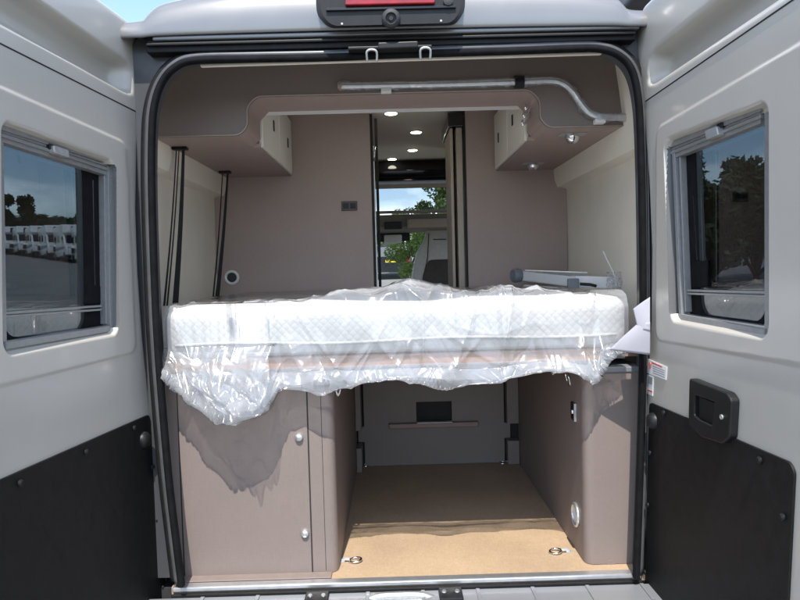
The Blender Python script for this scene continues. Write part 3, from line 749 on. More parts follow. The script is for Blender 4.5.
# coat hooks on the right inner cheek
p = Vector((xr-.002, FY+.12, (zbm+zso)/2+.02)); mb = MB()
for k in range(3):
    b = p+Vector((0,-.03+.03*k,.02-.022*k)); mb.tube(smoothpath([b+Vector((0,0,.03)), b+Vector((-.012,0,.0)), b+Vector((-.03,0,-.02)), b+Vector((-.03,0,.0))],4), .004, 6)
mb.build('coat_hook', 'chrome', ov, smooth='all')
# soffit spotlights
for (x, y, lab) in ((572,134,'larger chrome eyeball spotlight under the right locker, nearer the rear doors'),(533,163,'smaller looking chrome eyeball spotlight under the right locker, close to the partition')):
    p = atz(x, y, zso); t = thing('spotlight', p, lab, 'spotlight', 'chrome spotlights under the right locker')
    mb = MB(); mb.box((p.x-.05,p.y-.026,p.z-.003),(p.x+.05,p.y+.026,p.z-.0005)); mb.build('base_plate', 'alud', t, bevel=.001)
    mb = MB(); mb.lathe([(.026,0),(.026,.012),(.024,.018),(.018,.028),(.008,.033)], p-Vector((0,0,.003)), (0,-.25,-1), 20); mb.build('lamp_head', 'chrome', t, smooth='all')

# heater/curtain tube in plastic wrap on the front panel
zz = FY-.024
t = thing('curtain_rail', at(420,86,zz), 'bent white tube wrapped in clear plastic along the top of overhead locker', 'tube')
path = smoothpath([at(338,86,zz),(at(430,84.5,zz)),at(515,82,zz),at(548,80.5,zz),at(562,83,zz),at(572,91,zz),at(582,105,zz),at(590,113,zz),at(602,117,zz),at(618,117.5,zz),at(648,117,zz)], 8)
mb = MB(); mb.tube(path, .0115, 14); mb.build('rail_tube', 'alu', t, smooth='all')
mb = MB()
pp = []
for i in range(len(path)-1):
    for k in range(4): pp.append(path[i].lerp(path[i+1], k/4))
rr = [.0150+.004*noise.noise(p*35)+.004*noise.noise(p*110) for p in pp]
mb.tube(pp, rr, 12, cap=False)
o = mb.build('plastic_sleeve', 'sleeve', t)
for v_ in o.data.vertices:
    q = v_.co*70; v_.co += Vector((noise.noise(q), noise.noise(q+Vector((9,2,1))), noise.noise(q+Vector((3,7,5)))))*.004
p = at(519,82,zz); mb = MB(); mb.tube([p-Vector((.016,0,-.0005)), p+Vector((.016,0,.0005))], .0215, 12); mb.build('black_tape', 'rubber', t, smooth=True)
for x in (386,600):
    q = at(x, 86 if x < 500 else 117, zz); mb = MB(); mb.box((q.x-.018,zz-.008,q.z-.022),(q.x+.018,FY-.001,q.z-.006)); mb.build('bracket', 'white', t, bevel=.003)
p = at(341,86,zz); mb = MB(); mb.lathe([(.014,0),(.016,.004),(.012,.008)], p, (-1,0,0), 14); mb.build('end_cap', 'wood', t)

# partitions
plx = at(372,200,PY).x; prx = at(467,200,PY).x
t = thing('partition_wall', ((plx-.89)/2,PY,.6), 'tall brown partition wall left of the corridor with grey switch plate', 'partition wall')
ptz = at(330,113,PY).z
mb = MB(); mb.box((-.888,PY,.602),(plx-.002,PY+.03,ptz)); mb.build('panel', 'brown', t)
mb = MB(); mb.box((plx-.001,PY+.002,.602),(plx+.012,PY+.02,2.36)); mb.box((plx+.02,PY+.10,.602),(plx+.034,PY+.14,2.36)); mb.build('edge_profile', 'dark', t)
mb = MB(); mb.box((plx+.0125,PY-.004,.602),(plx+.018,PY+.02,2.2)); mb.build('metal_edge', 'alud', t)
mb = MB(); mb.box((-.888,PY+.05,.602),(plx-.004,PY+.95,2.36)); mb.build('washroom_wall', 'brown', t)
p = at(349.5,206,PY); mb = MB(); mb.box((p.x-.040,PY-.008,p.z-.024),(p.x+.040,PY-.0005,p.z+.024)); sw = mb.build('switch_plate', 'swplate', t, bevel=.004)
mb = MB()
for dx in (-.018,.018): mb.box((p.x+dx-.014,PY-.012,p.z-.014),(p.x+dx+.014,PY-.0085,p.z+.014))
mb.build('button', 'dash', sw, bevel=.002)
p = at(232,277.5,PY); mb = MB(); mb.lathe([(.026,0),(.037,0),(.037,.006),(.032,.010),(.026,.008),(.024,.001)], p-Vector((0,.0005,0)), (0,-1,0), 28); sk_ = mb.build('socket', 'white', t, smooth=True)
mb = MB(); mb.lathe([(.025,0),(.02,.003),(.006,.004)], p-Vector((0,.001,0)), (0,-1,0), 20); mb.build('socket_face', 'dash', sk_, smooth=True)
for x, y in ((246,235),(251,221),(228,263),(235,205)):
    pass
p = at(376,151,PY); mb = MB(); mb.tube([Vector((plx+.014,PY-.002,p.z-.05)),Vector((plx+.02,PY-.03,p.z-.03)),Vector((plx+.024,PY-.01,p.z+.02))], .004, 8); mb.build('door_latch', 'chrome', t, smooth='all')
t = thing('partition_wall', ((prx+.89)/2,PY,.6), 'brown partition wall right of the corridor beside a pale sliding door', 'partition wall')
mb = MB(); mb.box((prx,PY,.602),(.888,PY+.03,ptz)); mb.build('panel', 'brown', t)
mb = MB(); mb.box((prx+.01,PY+.05,.602),(.888,PY+1.1,2.36)); mb.build('wardrobe_wall', 'brown', t)
mb = MB(); mb.box((prx-.045,PY+.035,.602),(prx-.014,PY+.30,2.29)); mb.build('sliding_door', 'shelfm', t, bevel=.003)
mb = MB(); mb.box((prx-.075,PY+.05,.602),(prx-.060,PY+.35,2.29)); mb.build('door_edge', 'shelfm', t, bevel=.003)
mb = MB(); mb.box((prx-.008,PY-.002,.602),(prx-.001,PY+.02,2.34)); mb.build('edge_profile', 'dark', t)
mb = MB(); mb.box((prx-.085,PY+.02,2.292),(prx-.006,PY+.45,2.362)); mb.build('door_track', 'gloss', t, bevel=.003)
# overcab gloss locker
LY = 2.76
pA = at(376,162.5,LY); pB = at(456,177,LY)
t = thing('overcab_locker', (0,LY+.05,pB.z), 'glossy black locker front crossing the corridor above the cab', 'locker')
mb = MB(); mb.prism(roundpoly([(-.8,LY,pB.z),(-.8,LY-.02,(pA.z+pB.z)/2),(-.8,LY+.02,2.372),(-.8,LY+.2,2.372),(-.8,LY+.2,pB.z)], .02), (1.6,0,0)); mb.build('front', 'gloss', t, smooth=True)
mb = MB(); mb.box((-.8,LY+.01,pB.z-.016),(.8,LY+.2,pB.z-.003)); mb.build('bottom_trim', 'gloss', t, bevel=.003)
# ceiling downlights
names = ['nearest the rear doors','second from the rear doors, furthest right','third from the rear doors','smallest, deepest in, next to the black locker']
for (x, y), nm in zip(((391,112.5),(416,131.5),(412.5,149.5),(392,158.5)), names):
    p = atz(x, y, 2.375); t = thing('ceiling_light', p, 'round warm recessed downlight in the corridor ceiling, '+nm, 'ceiling light', 'round downlights in the corridor ceiling')
    mb = MB(); mb.lathe([(.034,0),(.040,0.0005),(.040,.004),(.034,.006)], p, (0,0,-1), 24); mb.build('bezel', 'white', t)
    mb = MB(); mb.lathe([(.031,.0062),(.028,.0085)], p, (0,0,-1), 24); mb.build('lens', 'lamp', t)

# front cabin seats
def seat(x, lab):
    t = thing('cab_seat', (x,4.3,.75), lab, 'car seat', 'cab seats'); Y = 4.0
    def prof(pts): return roundpoly([Vector((x+a_, Y, b_)) for a_, b_ in pts], .04, 4)
    o = prof([(-.26,1.12),(-.27,1.5),(-.22,1.72),(-.135,1.86),(-.12,1.96),(-.08,2.0),(.08,2.0),(.12,1.96),(.135,1.86),(.22,1.72),(.27,1.5),(.26,1.12)])
    mb = MB(); mb.prism(o, (0,.13,0)); mb.build('backrest', 'seatl', t, bevel=.025, bseg=3)
    o = prof([(-.16,1.15),(-.17,1.5),(-.11,1.66),(.11,1.66),(.17,1.5),(.16,1.15)])
    mb = MB(); mb.prism([p-Vector((0,.014,0)) for p in o], (0,.03,0)); mb.build('back_panel', 'seatd', t, bevel=.01)
    mb = MB(); mb.box((x-.06,Y-.006,1.84),(x+.06,Y+.01,1.85)); mb.build('headrest_badge', 'seatd', t)
    mb = MB()
    for s in (-1,1): mb.tube([Vector((x+s*.16,Y-.004,1.50)),Vector((x+s*.115,Y-.004,1.68)),Vector((x+s*.10,Y-.004,1.90))], .004, 6)
    mb.build('seam', 'seatd', t)
    mb = MB(); mb.box((x-.25,4.13,1.0),(x+.25,4.62,1.14)); mb.build('cushion', 'seatd', t, bevel=.04)
    mb = MB(); mb.box((x-.2,4.15,.6),(x+.2,4.5,1.0)); mb.build('pedestal', 'dash', t, bevel=.01)
    return t
px_ = at(440,250,4.0).x
seat(px_, 'pale grey cab seat with brown centre panel, right of the corridor view'); seat(px_-.92, 'cab seat mostly hidden behind the left partition wall edge')

# bed
ZMT = at(393,303,.05).z; ZMB = at(393,354,.05).z
ZBB = ZMB-.045
bb = MB(); bb.box((-.74,.075,ZBB),(at(602,360,.075).x,.10,ZMB-.004)); 
b = thing('bed_base', (0,.65,ZBB), 'copper brown bed board under the wrapped mattress', 'bed base')
bb.build('front_rail', 'wood', b, bevel=.004)
mb = MB(); mb.box((-.86,.101,ZBB+.01),(.86,PY-.01,ZMB-.003)); mb.build('bed_board', 'brownedge', b)
# mattress (puffy rounded block)
def rblock(x0,x1,y0,y1,z0,z1,r,nx=60,ny=30,nz=10,puff=.0):
    # superellipse-like rounded box through grid cube projection
    mb = MB()
    def face(fn, n, m):
        P = np.zeros((n+1,m+1,3))
        for i in range(n+1):
            for j in range(m+1):
                p = Vector(fn(i/n, j/m)); 
                c = Vector((min(max(p.x,x0+r),x1-r), min(max(p.y,y0+r),y1-r), min(max(p.z,z0+r),z1-r)))
                d = p-c
                if d.length > 1e-9: p = c+d.normalized()*r
                q = noise.noise(Vector((p.x*4,p.y*4,p.z*5)))*puff
                if z1-p.z < r*1.5: p.z += q
                if p.y-y0 < r*1.5: p.y -= q*.6
                P[i,j] = p
        mb.grid(P)
    L = lambda a_,b_,t: a_+(b_-a_)*t
    face(lambda u,v:(L(x0,x1,v),L(y0,y1,u),z1), ny, nx); face(lambda u,v:(L(x0,x1,u),L(y0,y1,v),z0), nx, ny)
    face(lambda u,v:(L(x0,x1,u),y0,L(z0,z1,v)), nx, nz); face(lambda u,v:(L(x0,x1,v),y1,L(z0,z1,u)), nz, nx)
    face(lambda u,v:(x0,L(y0,y1,v),L(z0,z1,u)), nz, ny); face(lambda u,v:(x1,L(y0,y1,u),L(z0,z1,v)), ny, nz)
    return mb
mt = thing('mattress', (0,.65,ZMB), 'thick white quilted mattress lying across the rear of the van', 'mattress')
rblock(-.735,.745,.045,PY-.02,ZMB,ZMT,.045,puff=.012).build('quilted_cover', 'quilt', mt, smooth='all')
mb = MB(); mb.tube([Vector((x,.040,ZMB+.045+.004*math.sin(x*9))) for x in np.linspace(-.69,.70,60)], .005, 8); mb.build('piping', 'quilt', mt, smooth='all')

# plastic wrap sheet
def interp(x, xs, ys): return np.interp(x, xs, ys)
hem_px = [(156,372),(166,377),(180,388),(192,402),(208,414),(230,419),(250,418),(264,415),(270,402),(273,388),(300,387),(340,385),(370,382),(400,379),(430,382),(455,386),(480,385),(500,383),(520,376),(540,370),(560,371),(578,374),(590,379),(600,382),(604,368),(608,354),(618,349),(640,345)]
HY = -.02
hx = []; hz = []; hy = []
for x, y in hem_px:
    yy = -.075 if 180 < x < 268 else (-.035 if x < 300 or x > 560 else -.01)
    p = at(x, y, yy); hx.append(p.x); hz.append(p.z); hy.append(yy)
NX, NT = 620, 230
X = np.linspace(-.722, .735, NX)
P = np.zeros((NT, NX, 3))
hzX = interp(X, hx, hz); hyX = interp(X, hx, hy)
hzX = np.convolve(np.pad(hzX, 9, 'edge'), np.ones(19)/19, 'valid')
hyX = np.convolve(np.pad(hyX, 18, 'edge'), np.ones(37)/37, 'valid')
tt = np.linspace(0, 1, NT)
for j, x in enumerate(X):
    pts = [(1.24, ZMT+.012), (.6, ZMT+.014), (.10, ZMT+.012), (.05, ZMT+.004), (.030, ZMT-.03), (.026, ZMB+.04), (.02+.4*hyX[j], ZMB-.01), (hyX[j], hzX[j]), (hyX[j]+.035, hzX[j]-.004), (.050, hzX[j]+.012+.6*(ZBB-hzX[j])), (.056, hzX[j]+.006), (.066, ZBB+.01)]
    lens = [0]
    for k in range(1, len(pts)): lens.append(lens[-1]+math.dist(pts[k-1], pts[k])*(.35 if k < 3 else 1))
    s_ = tt*lens[-1]
    if j == NX//2: row_hem = int(np.searchsorted(s_, lens[7]))+2
    P[:,j,0] = x; P[:,j,1] = np.interp(s_, lens, [p[0] for p in pts]); P[:,j,2] = np.interp(s_, lens, [p[1] for p in pts])
# tent in the middle and general billow
xt = at(414,285,.12).x
topm = np.clip((P[...,2]-(ZMB))/(ZMT-ZMB), 0, 1)
g = np.exp(-np.abs((P[...,0]-xt)/.17)**1.4)*np.exp(-((P[...,1]-.16)/.16)**2); P[...,2] += .044*g*topm
g2 = np.exp(-((P[...,0]-xt-.05)/.42)**2)*np.exp(-((P[...,1]-.2)/.22)**2); P[...,2] += .006*g2*topm
# crease field : many random straight folds, sharp crests
U = P[...,0]; S = np.repeat((tt*.9)[:,None], NX, 1)
H = np.zeros_like(U)
for k in range(95):
    cx, cs = rng.uniform(-.75,.7), rng.uniform(.15,.95); an = rng.normal(math.pi/2, .45) if rng.random() < .65 else rng.uniform(0, math.pi)
    L_ = rng.uniform(.08,.30); wd = rng.uniform(.008,.026); am = rng.uniform(.005,.012)*rng.choice([1,1,-.6])
    dx = (U-cx)*math.cos(an)+(S-cs)*math.sin(an); dn = -(U-cx)*math.sin(an)+(S-cs)*math.cos(an)
    H += am*np.exp(-np.abs(dn)/wd)*np.exp(-(dx/L_)**2)
for k in range(26):   # broad soft folds
    cx, cs = rng.uniform(-.7,.7), rng.uniform(.3,.9); an = rng.normal(math.pi/2, .5)
    L_ = rng.uniform(.15,.35); wd = rng.uniform(.03,.06); am = rng.uniform(.006,.014)
    dx = (U-cx)*math.cos(an)+(S-cs)*math.sin(an); dn = -(U-cx)*math.sin(an)+(S-cs)*math.cos(an)
    H += am*np.exp(-(dn/wd)**2)*np.exp(-(dx/L_)**2)
for k in range(26):   # tighter folds in the hanging left corner and lower hem
    left = rng.random() < .5
    cx = rng.uniform(-.74,-.36) if left else rng.uniform(-.7,.66); cs = rng.uniform(.6,.92); an = rng.normal(.7, .6) if left else rng.uniform(0, math.pi)
    L_ = rng.uniform(.05,.16); wd = rng.uniform(.006,.014); am = rng.uniform(.004,.011)
    dx = (U-cx)*math.cos(an)+(S-cs)*math.sin(an); dn = -(U-cx)*math.sin(an)+(S-cs)*math.cos(an)
    H += am*np.exp(-np.abs(dn)/wd)*np.exp(-(dx/L_)**2)
for k in range(90):   # fine sharp creases
    cx, cs = rng.uniform(-.75,.7), rng.uniform(.2,.95); an = rng.normal(math.pi/2, .6) if rng.random() < .6 else rng.uniform(0, math.pi)
    L_ = rng.uniform(.03,.14); wd = rng.uniform(.0025,.006); am = rng.uniform(.0015,.0042)
    dx = (U-cx)*math.cos(an)+(S-cs)*math.sin(an); dn = -(U-cx)*math.sin(an)+(S-cs)*math.cos(an)
    H += am*np.exp(-np.abs(dn)/wd)*np.exp(-(dx/L_)**2)
# normals
dU = np.gradient(P, axis=1); dT = np.gradient(P, axis=0); Nn = np.cross(dT, dU); Nn /= (np.linalg.norm(Nn, axis=2, keepdims=True)+1e-9)
Nn[Nn[...,1] > .5] *= -1
flipm = (Nn[...,2] < -.5) & (S < .5); Nn[flipm] *= -1
fade = np.clip(S*2.2-.2, .35, 1)
H = np.clip(H, -.006, .05)
P += Nn*(H*fade)[...,None]*np.where(np.mean(Nn[...,1]) > 0, -1, 1)
P[...,2] = np.where((S < .45), np.maximum(P[...,2], ZMT+.013), P[...,2])
wr = MB().grid(P).build('plastic_wrap', 'film', smooth='all')
wr.data.materials.append(M['filmd'])      # rolled-under hem, several layers thick; made hazier to deepen its cast shadow
mi = np.zeros((NT-1, NX-1), dtype=np.int32); mi[row_hem:] = 1
wr.data.polygons.foreach_set('material_index', mi.ravel())
tag(wr, 'crumpled clear plastic sheet covering the mattress and hanging over its front edge', 'plastic sheet')
# a second, doubled corner flap hanging at the left
fl = thing('plastic_flap', at(228,400,-.09), 'loose doubled corner of clear plastic hanging lowest at left of bed', 'plastic sheet')
cor = [(176,340),(262,330),(268,360),(264,390),(262,414),(226,417),(206,408),(190,385)]
NXf, NTf = 70, 60; P = np.zeros((NTf, NXf, 3))
for i, v in enumerate(np.linspace(0,1,NTf)):
    for j, u in enumerate(np.linspace(0,1,NXf)):
        xl_ = np.interp(v, [0,.5,1], [172,190,222]); xr_ = np.interp(v, [0,.5,1], [268,270,262])
        y_ = 352+v*60+3*math.sin(u*5)*v
        q = at(xl_+(xr_-xl_)*u, y_, -.035-.06*v)
        cr = noise.noise(Vector((u*3,v*3,3)))*.02+abs(noise.noise(Vector((u*5+v*2,v*3-u*2,8))))*.032+abs(noise.noise(Vector((u*12,v*7,1))))*.004
        P[i,j] = (q.x, q.y-cr*(.4+v), q.z)
MB().grid(P).build('film_layer', 'film', fl, smooth='all')

# load area cabinets
ZC = ZBB-.006
CY = .065
def arcbox(x0,x1,y0,y1,z0,z1,corner,r,mat,name,par):
    pts = [Vector((x0,y0,z0)),Vector((x1,y0,z0)),Vector((x1,y1,z0)),Vector((x0,y1,z0))]
    rs = [0,0,0,0]; rs[corner] = r
    return MB().prism(roundpoly(pts, rs, 8), (0,0,z1-z0)).build(name, mat, par, smooth=True)
clx = at(337,520,CY).x; crx = at(585,500,CY).x
lc = thing('storage_cabinet', (-.5,CY,.6), 'brown storage cabinet with a hatch door on the left under the bed', 'cabinet')
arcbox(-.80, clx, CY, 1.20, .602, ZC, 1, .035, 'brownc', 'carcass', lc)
dA = at(181,392,CY-.004); dB = at(314,577,CY-.004)
mb = MB(); mb.box((dA.x-.012,CY-.004,dB.z+.0),(dB.x-.006,CY-.0005,dA.z)); dr = mb.build('hatch_door', 'brownc', lc, bevel=.0015)
mb = MB()
x0,x1,z0,z1 = dA.x-.012,dB.x-.006,dB.z,dA.z
for q in (((x0-.004,z0-.004),(x0,z1+.004)),((x1,z0-.004),(x1+.004,z1+.004)),((x0,z1),(x1,z1+.004)),((x0,z0-.004),(x1,z0))): mb.box((q[0][0],CY-.0012,q[0][1]),(q[1][0],CY-.0003,q[1][1]))
mb.build('door_gap', 'dark', lc)
for x, y in ((299,437),(305,533)):
    p = at(x, y, CY-.006); mb = MB(); mb.lathe([(.013,0),(.0135,.006),(.011,.011),(.004,.014)], (p.x,CY-.004,p.z), (0,-1,0), 20); mb.build('door_knob', 'alu', dr, smooth=True)
mb = MB(); p = at(322,440,CY); mb.box((p.x-.0008,CY-.0008,.61),(p.x+.0008,CY-.0002,ZC-.005)); mb.build('post_joint', 'dark', lc)
mb = MB(); mb.box((-.72,.0225,.6025),(clx-.02,CY-.001,.6065)); mb.build('plinth_strip', 'brownc', lc, bevel=.002)
# hook on the left cabinet side
p = at(334,388,CY+.05); mb = MB(); mb.tube(smoothpath([(clx+.001,CY+.06,p.z+.02),(clx+.02,CY+.05,p.z),(clx+.01,CY+.05,p.z-.025),(clx+.004,CY+.05,p.z-.005)],5), .004, 8); mb.build('hook', 'chrome', lc, smooth='all')
mb = MB()
for (y0, z0_, zz1) in ((.25,.61,.62),): pass
rc = thing('storage_cabinet', (.7,CY,.6), 'brown storage cabinet on the right under the bed with lock and round port', 'cabinet')
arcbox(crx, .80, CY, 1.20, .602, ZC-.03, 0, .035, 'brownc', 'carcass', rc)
mb = MB(); mb.box((crx+.004,CY-.004,ZC-.030),(.79,1.19,ZC-.012)); mb.build('top_board', 'stripe', rc, bevel=.003)
def onside(px, py): return atplane(px, py, Vector((crx,0,0)), Vector((1,0,0)))
p = onside(574,411); mb = MB(); mb.box((crx-.006,p.y-.022,p.z-.030),(crx-.0005,p.y+.022,p.z+.030)); lk = mb.build('lock_plate', 'blackp', rc, bevel=.002)
mb = MB(); mb.lathe([(.008,0),(.007,.005)], (crx-.006,p.y-.006,p.z), (-1,0,0), 14); mb.build('key_barrel', 'chrome', lk)
mb = MB(); mb.box((crx-.008,p.y-.032,p.z-.03),(crx-.0005,p.y-.0225,p.z+.03)); mb.build('lock_edge', 'alud', lk, bevel=.001)
p = onside(576.5,514.5); mb = MB(); mb.tube([Vector((crx-.004,p.y+.036*math.cos(t),p.z+.036*math.sin(t))) for t in np.linspace(0,2*math.pi,29)[:-1]], .006, 8, closed=True); pr = mb.build('port_ring', 'alu', rc, smooth='all')
mb = MB(); mb.lathe([(.033,0),(.030,.002)], (crx-.0005,p.y,p.z), (-1,0,0), 24); mb.build('port_cover', 'white', pr)
p = onside(569,377); mb = MB(); mb.tube([Vector((crx-.004-.006*math.sin(t),p.y+.020*math.cos(t),p.z-.006+.024*math.sin(t))) for t in np.linspace(0,2*math.pi,21)[:-1]], .0035, 8, closed=True); mb.build('hook', 'chrome', rc, smooth='all')
p = at(611,564,CY); mb = MB(); mb.lathe([(.014,0),(.0135,.0015)], (p.x,CY,p.z), (0,-1,0), 20); mb.build('screw_cap', 'brownc', rc)
mb = MB()
for (x, y) in ((572,548),(553,519),(537,495)):
    p = onside(x, y); mb.lathe([(.010,0),(.008,.003)], (crx,p.y,p.z), (-1,0,0), 14)
mb.build('side_caps', 'brownedge', rc)
# bulkhead at the far end of the load area
BY = 1.20
t = thing('bulkhead_board', (.1,BY,.6), 'grey brown board closing the far end of the load area with a cut-out handle slot', 'board')
bx0 = at(364,420,BY).x; bx1 = at(504,420,BY).x
nA = at(416,402,BY); nB = at(452,421,BY)
mb = MB()
xL, xR, zT, zN0, zN1 = bx0, bx1, ZC-.005, nB.z, nA.z
mb.box((xL,BY,.602),(xR,BY+.015,zN0)); mb.box((xL,BY,zN1),(xR,BY+.015,zT)); mb.box((xL,BY,zN0),(nA.x,BY+.015,zN1)); mb.box((nB.x,BY,zN0),(xR,BY+.015,zN1))
for xx0, xx1 in ((xL-.03,xL),(xR,xR+.03)): 
    pz = at(362,436,BY).z; mb.box((xx0,BY,pz-.03),(xx1,BY+.015,pz+.045))
mb.build('panel', 'greyb', t)
mb = MB(); mb.box((xL-.2,BY+.03,.602),(xR+.2,BY+.04,ZC)); mb.build('void_backing', 'dark', t)
l0 = at(389,426,BY-.02); l1 = at(478,424,BY-.02)
mb = MB(); mb.box((l0.x,BY-.03,l0.z-.013),(l1.x,BY-.001,l0.z+.010)); mb.build('ledge', 'brownedge', t, bevel=.003)
mb = MB(); mb.box((nA.x,BY-.034,l0.z+.0105),(nB.x,BY-.002,l0.z+.016)); mb.build('ledge_trim', 'alud', t, bevel=.002)
for bx in (((clx+.002,BY-.10,.602),(xL-.01,BY+.012,pz-.035)), ((clx+.002,BY-.10,pz+.05),(xL-.01,BY+.012,ZC-.03)), ((xR+.01,BY-.04,.602),(crx-.002,BY+.012,pz-.035)), ((xR+.01,BY-.04,pz+.05),(crx-.002,BY+.012,ZC-.03))):
    mb = MB(); mb.box(*bx); mb.build('side_filler', 'greyb', t, bevel=.002)
# lashing rings on the floor
for (x, y), lab in zip(((352,560),(559,551),(363,465.5),(505,462.5)), ('front floor ring beside the left cabinet, in sunlight','front floor ring beside the right cabinet, in sunlight','dim floor ring in the back left corner of load floor','dim floor ring in the back right corner of load floor')):
    p = atz(x, y, .605); t = thing('lashing_ring', (p.x,p.y,.6), 'chrome '+lab, 'tie-down ring', 'tie-down rings on the load floor')
    s = 1 if x < 450 else -1
    mb = MB(); mb.tube([Vector((p.x+s*.012+.020*math.cos(q),p.y-.002+.018*math.sin(q),.606+.002*math.cos(q))) for q in np.linspace(0,2*math.pi,25)[:-1]], .0035, 8, closed=True); mb.build('ring', 'chrome', t, smooth='all')
    mb = MB(); mb.box((p.x-s*.034-.010,p.y-.010,.6005),(p.x-s*.034+.010,p.y+.010,.604)); mb.tube([Vector((p.x-s*.034,p.y,.604)),Vector((p.x-s*.022,p.y,.609)),Vector((p.x-s*.008,p.y,.608))], .006, 8); mb.build('base', 'alud', t, smooth=True)

# straps at left wall
def strap(topx, topy, legs, lab, Yt, Yb):
    p = atz(topx, topy, zso); t = thing('luggage_strap', p, lab, 'strap', 'black straps hanging at the left wall')
    mb = MB(); mb.box((p.x-.028,p.y-.015,p.z-.012),(p.x+.028,p.y+.015,p.z-.001)); mb.build('mount', 'blackp', t, bevel=.003)
    for (dx, bx, by, wd, Yb_) in legs:
        a_ = p+Vector((dx,0,-.01)); b_ = at(bx, by, Yb_)
        mb = MB(); pts = [a_.lerp(b_, k/14)+Vector((.004*math.sin(math.pi*k/14),0,0)) for k in range(15)]
        # tapering flat web
        P_ = []
        for k, q in enumerate(pts):
            wk = wd*(.35+.45*k/14) ; P_.append([q+Vector((-wk,0,0)), q+Vector((wk,.002,0))])
        mb.grid(np.array([[tuple(c) for c in r_] for r_ in P_])); o = mb.build('web', 'web', t); m = o.modifiers.new('s','SOLIDIFY'); m.thickness = .003
Yq = .55
strap(180,147,[(-.014,164,306,.005,.45),(-.004,167,306,.004,.45),(.012,175,306,.014,.5)],'pair of black straps hanging at left wall, nearest the rear door',.5,.5)
strap(225,171,[(-.012,213,298,.005,.95),(.012,217,298,.012,1.0)],'pair of black straps hanging at left wall beside the partition',1.0,1.0)

# folded ladder on the mattress, right
t = thing('ladder', at(580,282,.8), 'folded white aluminium ladder lying on the right end of mattress', 'ladder')
YA, YB = 1.1, .55
def railbox(pa, pb, Ya, Yb, h, dp, mat, name, bev=.006):
    A0 = at(*pa, Ya); B0 = at(*pb, Yb); u = Vector((0,0,h/2)); w_ = Vector((0,dp,0))
    mb = MB(); mb.hexa([A0-u,B0-u,B0-u+w_,A0-u+w_,A0+u,B0+u,B0+u+w_,A0+u+w_]); return mb.build(name, mat, t, bevel=bev)
railbox((518,275.5),(575,282),1.05,.60,.044,.05,'white','rail')
railbox((575,282),(650,284),.60,.56,.050,.07,'white','rail')
railbox((524,273),(650,278),1.18,.80,.035,.05,'alu','rail')
railbox((525,289),(567,293),.98,.60,.040,.05,'white','rail')
p = at(516,275.5,1.03); mb = MB(); mb.lathe([(.030,0),(.033,.008),(.033,.03),(.028,.04)], p+Vector((.02,0,0)), (-1,-.3,0), 20); mb.build('end_cap', 'stripe', t, smooth=True)
p = at(573,283,.575); mb = MB(); mb.box((p.x-.022,p.y-.012,p.z-.022),(p.x+.022,p.y+.01,p.z+.018)); mb.build('hinge_lock', 'stripe', t, bevel=.004)
p = at(571,293.5,.59); mb = MB(); mb.lathe([(.013,0),(.019,.0),(.021,.012),(.019,.02),(.013,.02),(.012,.002)], p, (.7,-1,0), 18); mb.build('foot', 'stripe', t, smooth=True)
mb = MB(); mb.tube([at(580,284,.56),at(590,284.5,.545),at(596,286,.55)], .006, 8); mb.build('pull_pin', 'dark', t, smooth='all')
ct = [at(603,251,.52),at(608,262,.52),at(613.5,273,.52),at(616,282,.53),at(615,290,.54)]
mb = MB(); mb.tube(smoothpath(ct, 6), .0025, 6); mb.build('cable_tie', 'white', t, smooth='all')
pb = at(609,272,.5); pc = at(626,292,.5)
mb = MB(); P = np.zeros((14,14,3))
for i in range(14):
    for j in range(14):
        q = pb.lerp(pc, 0); x_ = pb.x+(pc.x-pb.x)*j/13; z_ = pb.z+(pc.z-pb.z)*i/13; P[i,j] = (x_, .53+.02*noise.noise(Vector((i*.4,j*.4,0))), z_)
MB().grid(P).build('film_wrap', 'film', t)

# leaflets at the right corner
def sheet(pts, Ys, lab, name='leaflet', bend=.02):
    c = [at(x, y, Y) for (x, y), Y in zip(pts, Ys)]
    n_ = 14; P = np.zeros((n_, n_, 3))
    for i in range(n_):
        for j in range(n_):
            u, v = j/(n_-1), i/(n_-1)
            q = c[0]*(1-u)*(1-v)+c[1]*u*(1-v)+c[2]*u*v+c[3]*(1-u)*v
            P[i,j] = q+Vector((0,-bend*math.sin(math.pi*u)*math.sin(math.pi*v*.8), bend*.4*math.sin(math.pi*u)))
    o = MB().grid(P).build(name, 'paper', smooth='all'); m = o.modifiers.new('s','SOLIDIFY'); m.thickness = .0015
    return tag(o, lab, 'leaflet', 'papers tucked at the mattress corner')
sheet([(633,309),(650,297),(650,331),(638,330)], [-.075,-.095,-.11,-.09], 'upright lilac white paper tucked behind the right door edge', bend=.003)
sheet([(609,350),(637,324),(650,322),(650,355)], [-.065,-.085,-.11,-.10], 'flat lilac white paper hanging at the lower right mattress corner', bend=.003)

# ------------------------------------------------------------------ outside
def gh(x, y):
    r = math.hypot(x, y); d = max(0, r-11); return .062*min(d, 110) + .012*max(0, min(d-110, 300))
gm = MB(); rs = [0,3,6,9,12,15,20,27,36,50,70,95,122,160,220,300,422,700,1200,2500]
na = 64; vs_ = []; fs_ = []
for r in rs:
    for k in range(na): an = 2*math.pi*k/na; vs_.append((r*math.cos(an), r*math.sin(an), gh(r,0)))
for i in range(len(rs)-1):
    for k in range(na): fs_.append((i*na+k,(i+1)*na+k,(i+1)*na+(k+1)%na,i*na+(k+1)%na))
gm.add(vs_, fs_); g = gm.build('ground', 'asphalt', smooth='all'); tag(g, 'grey tarmac lot around the van', 'ground', kind='structure')

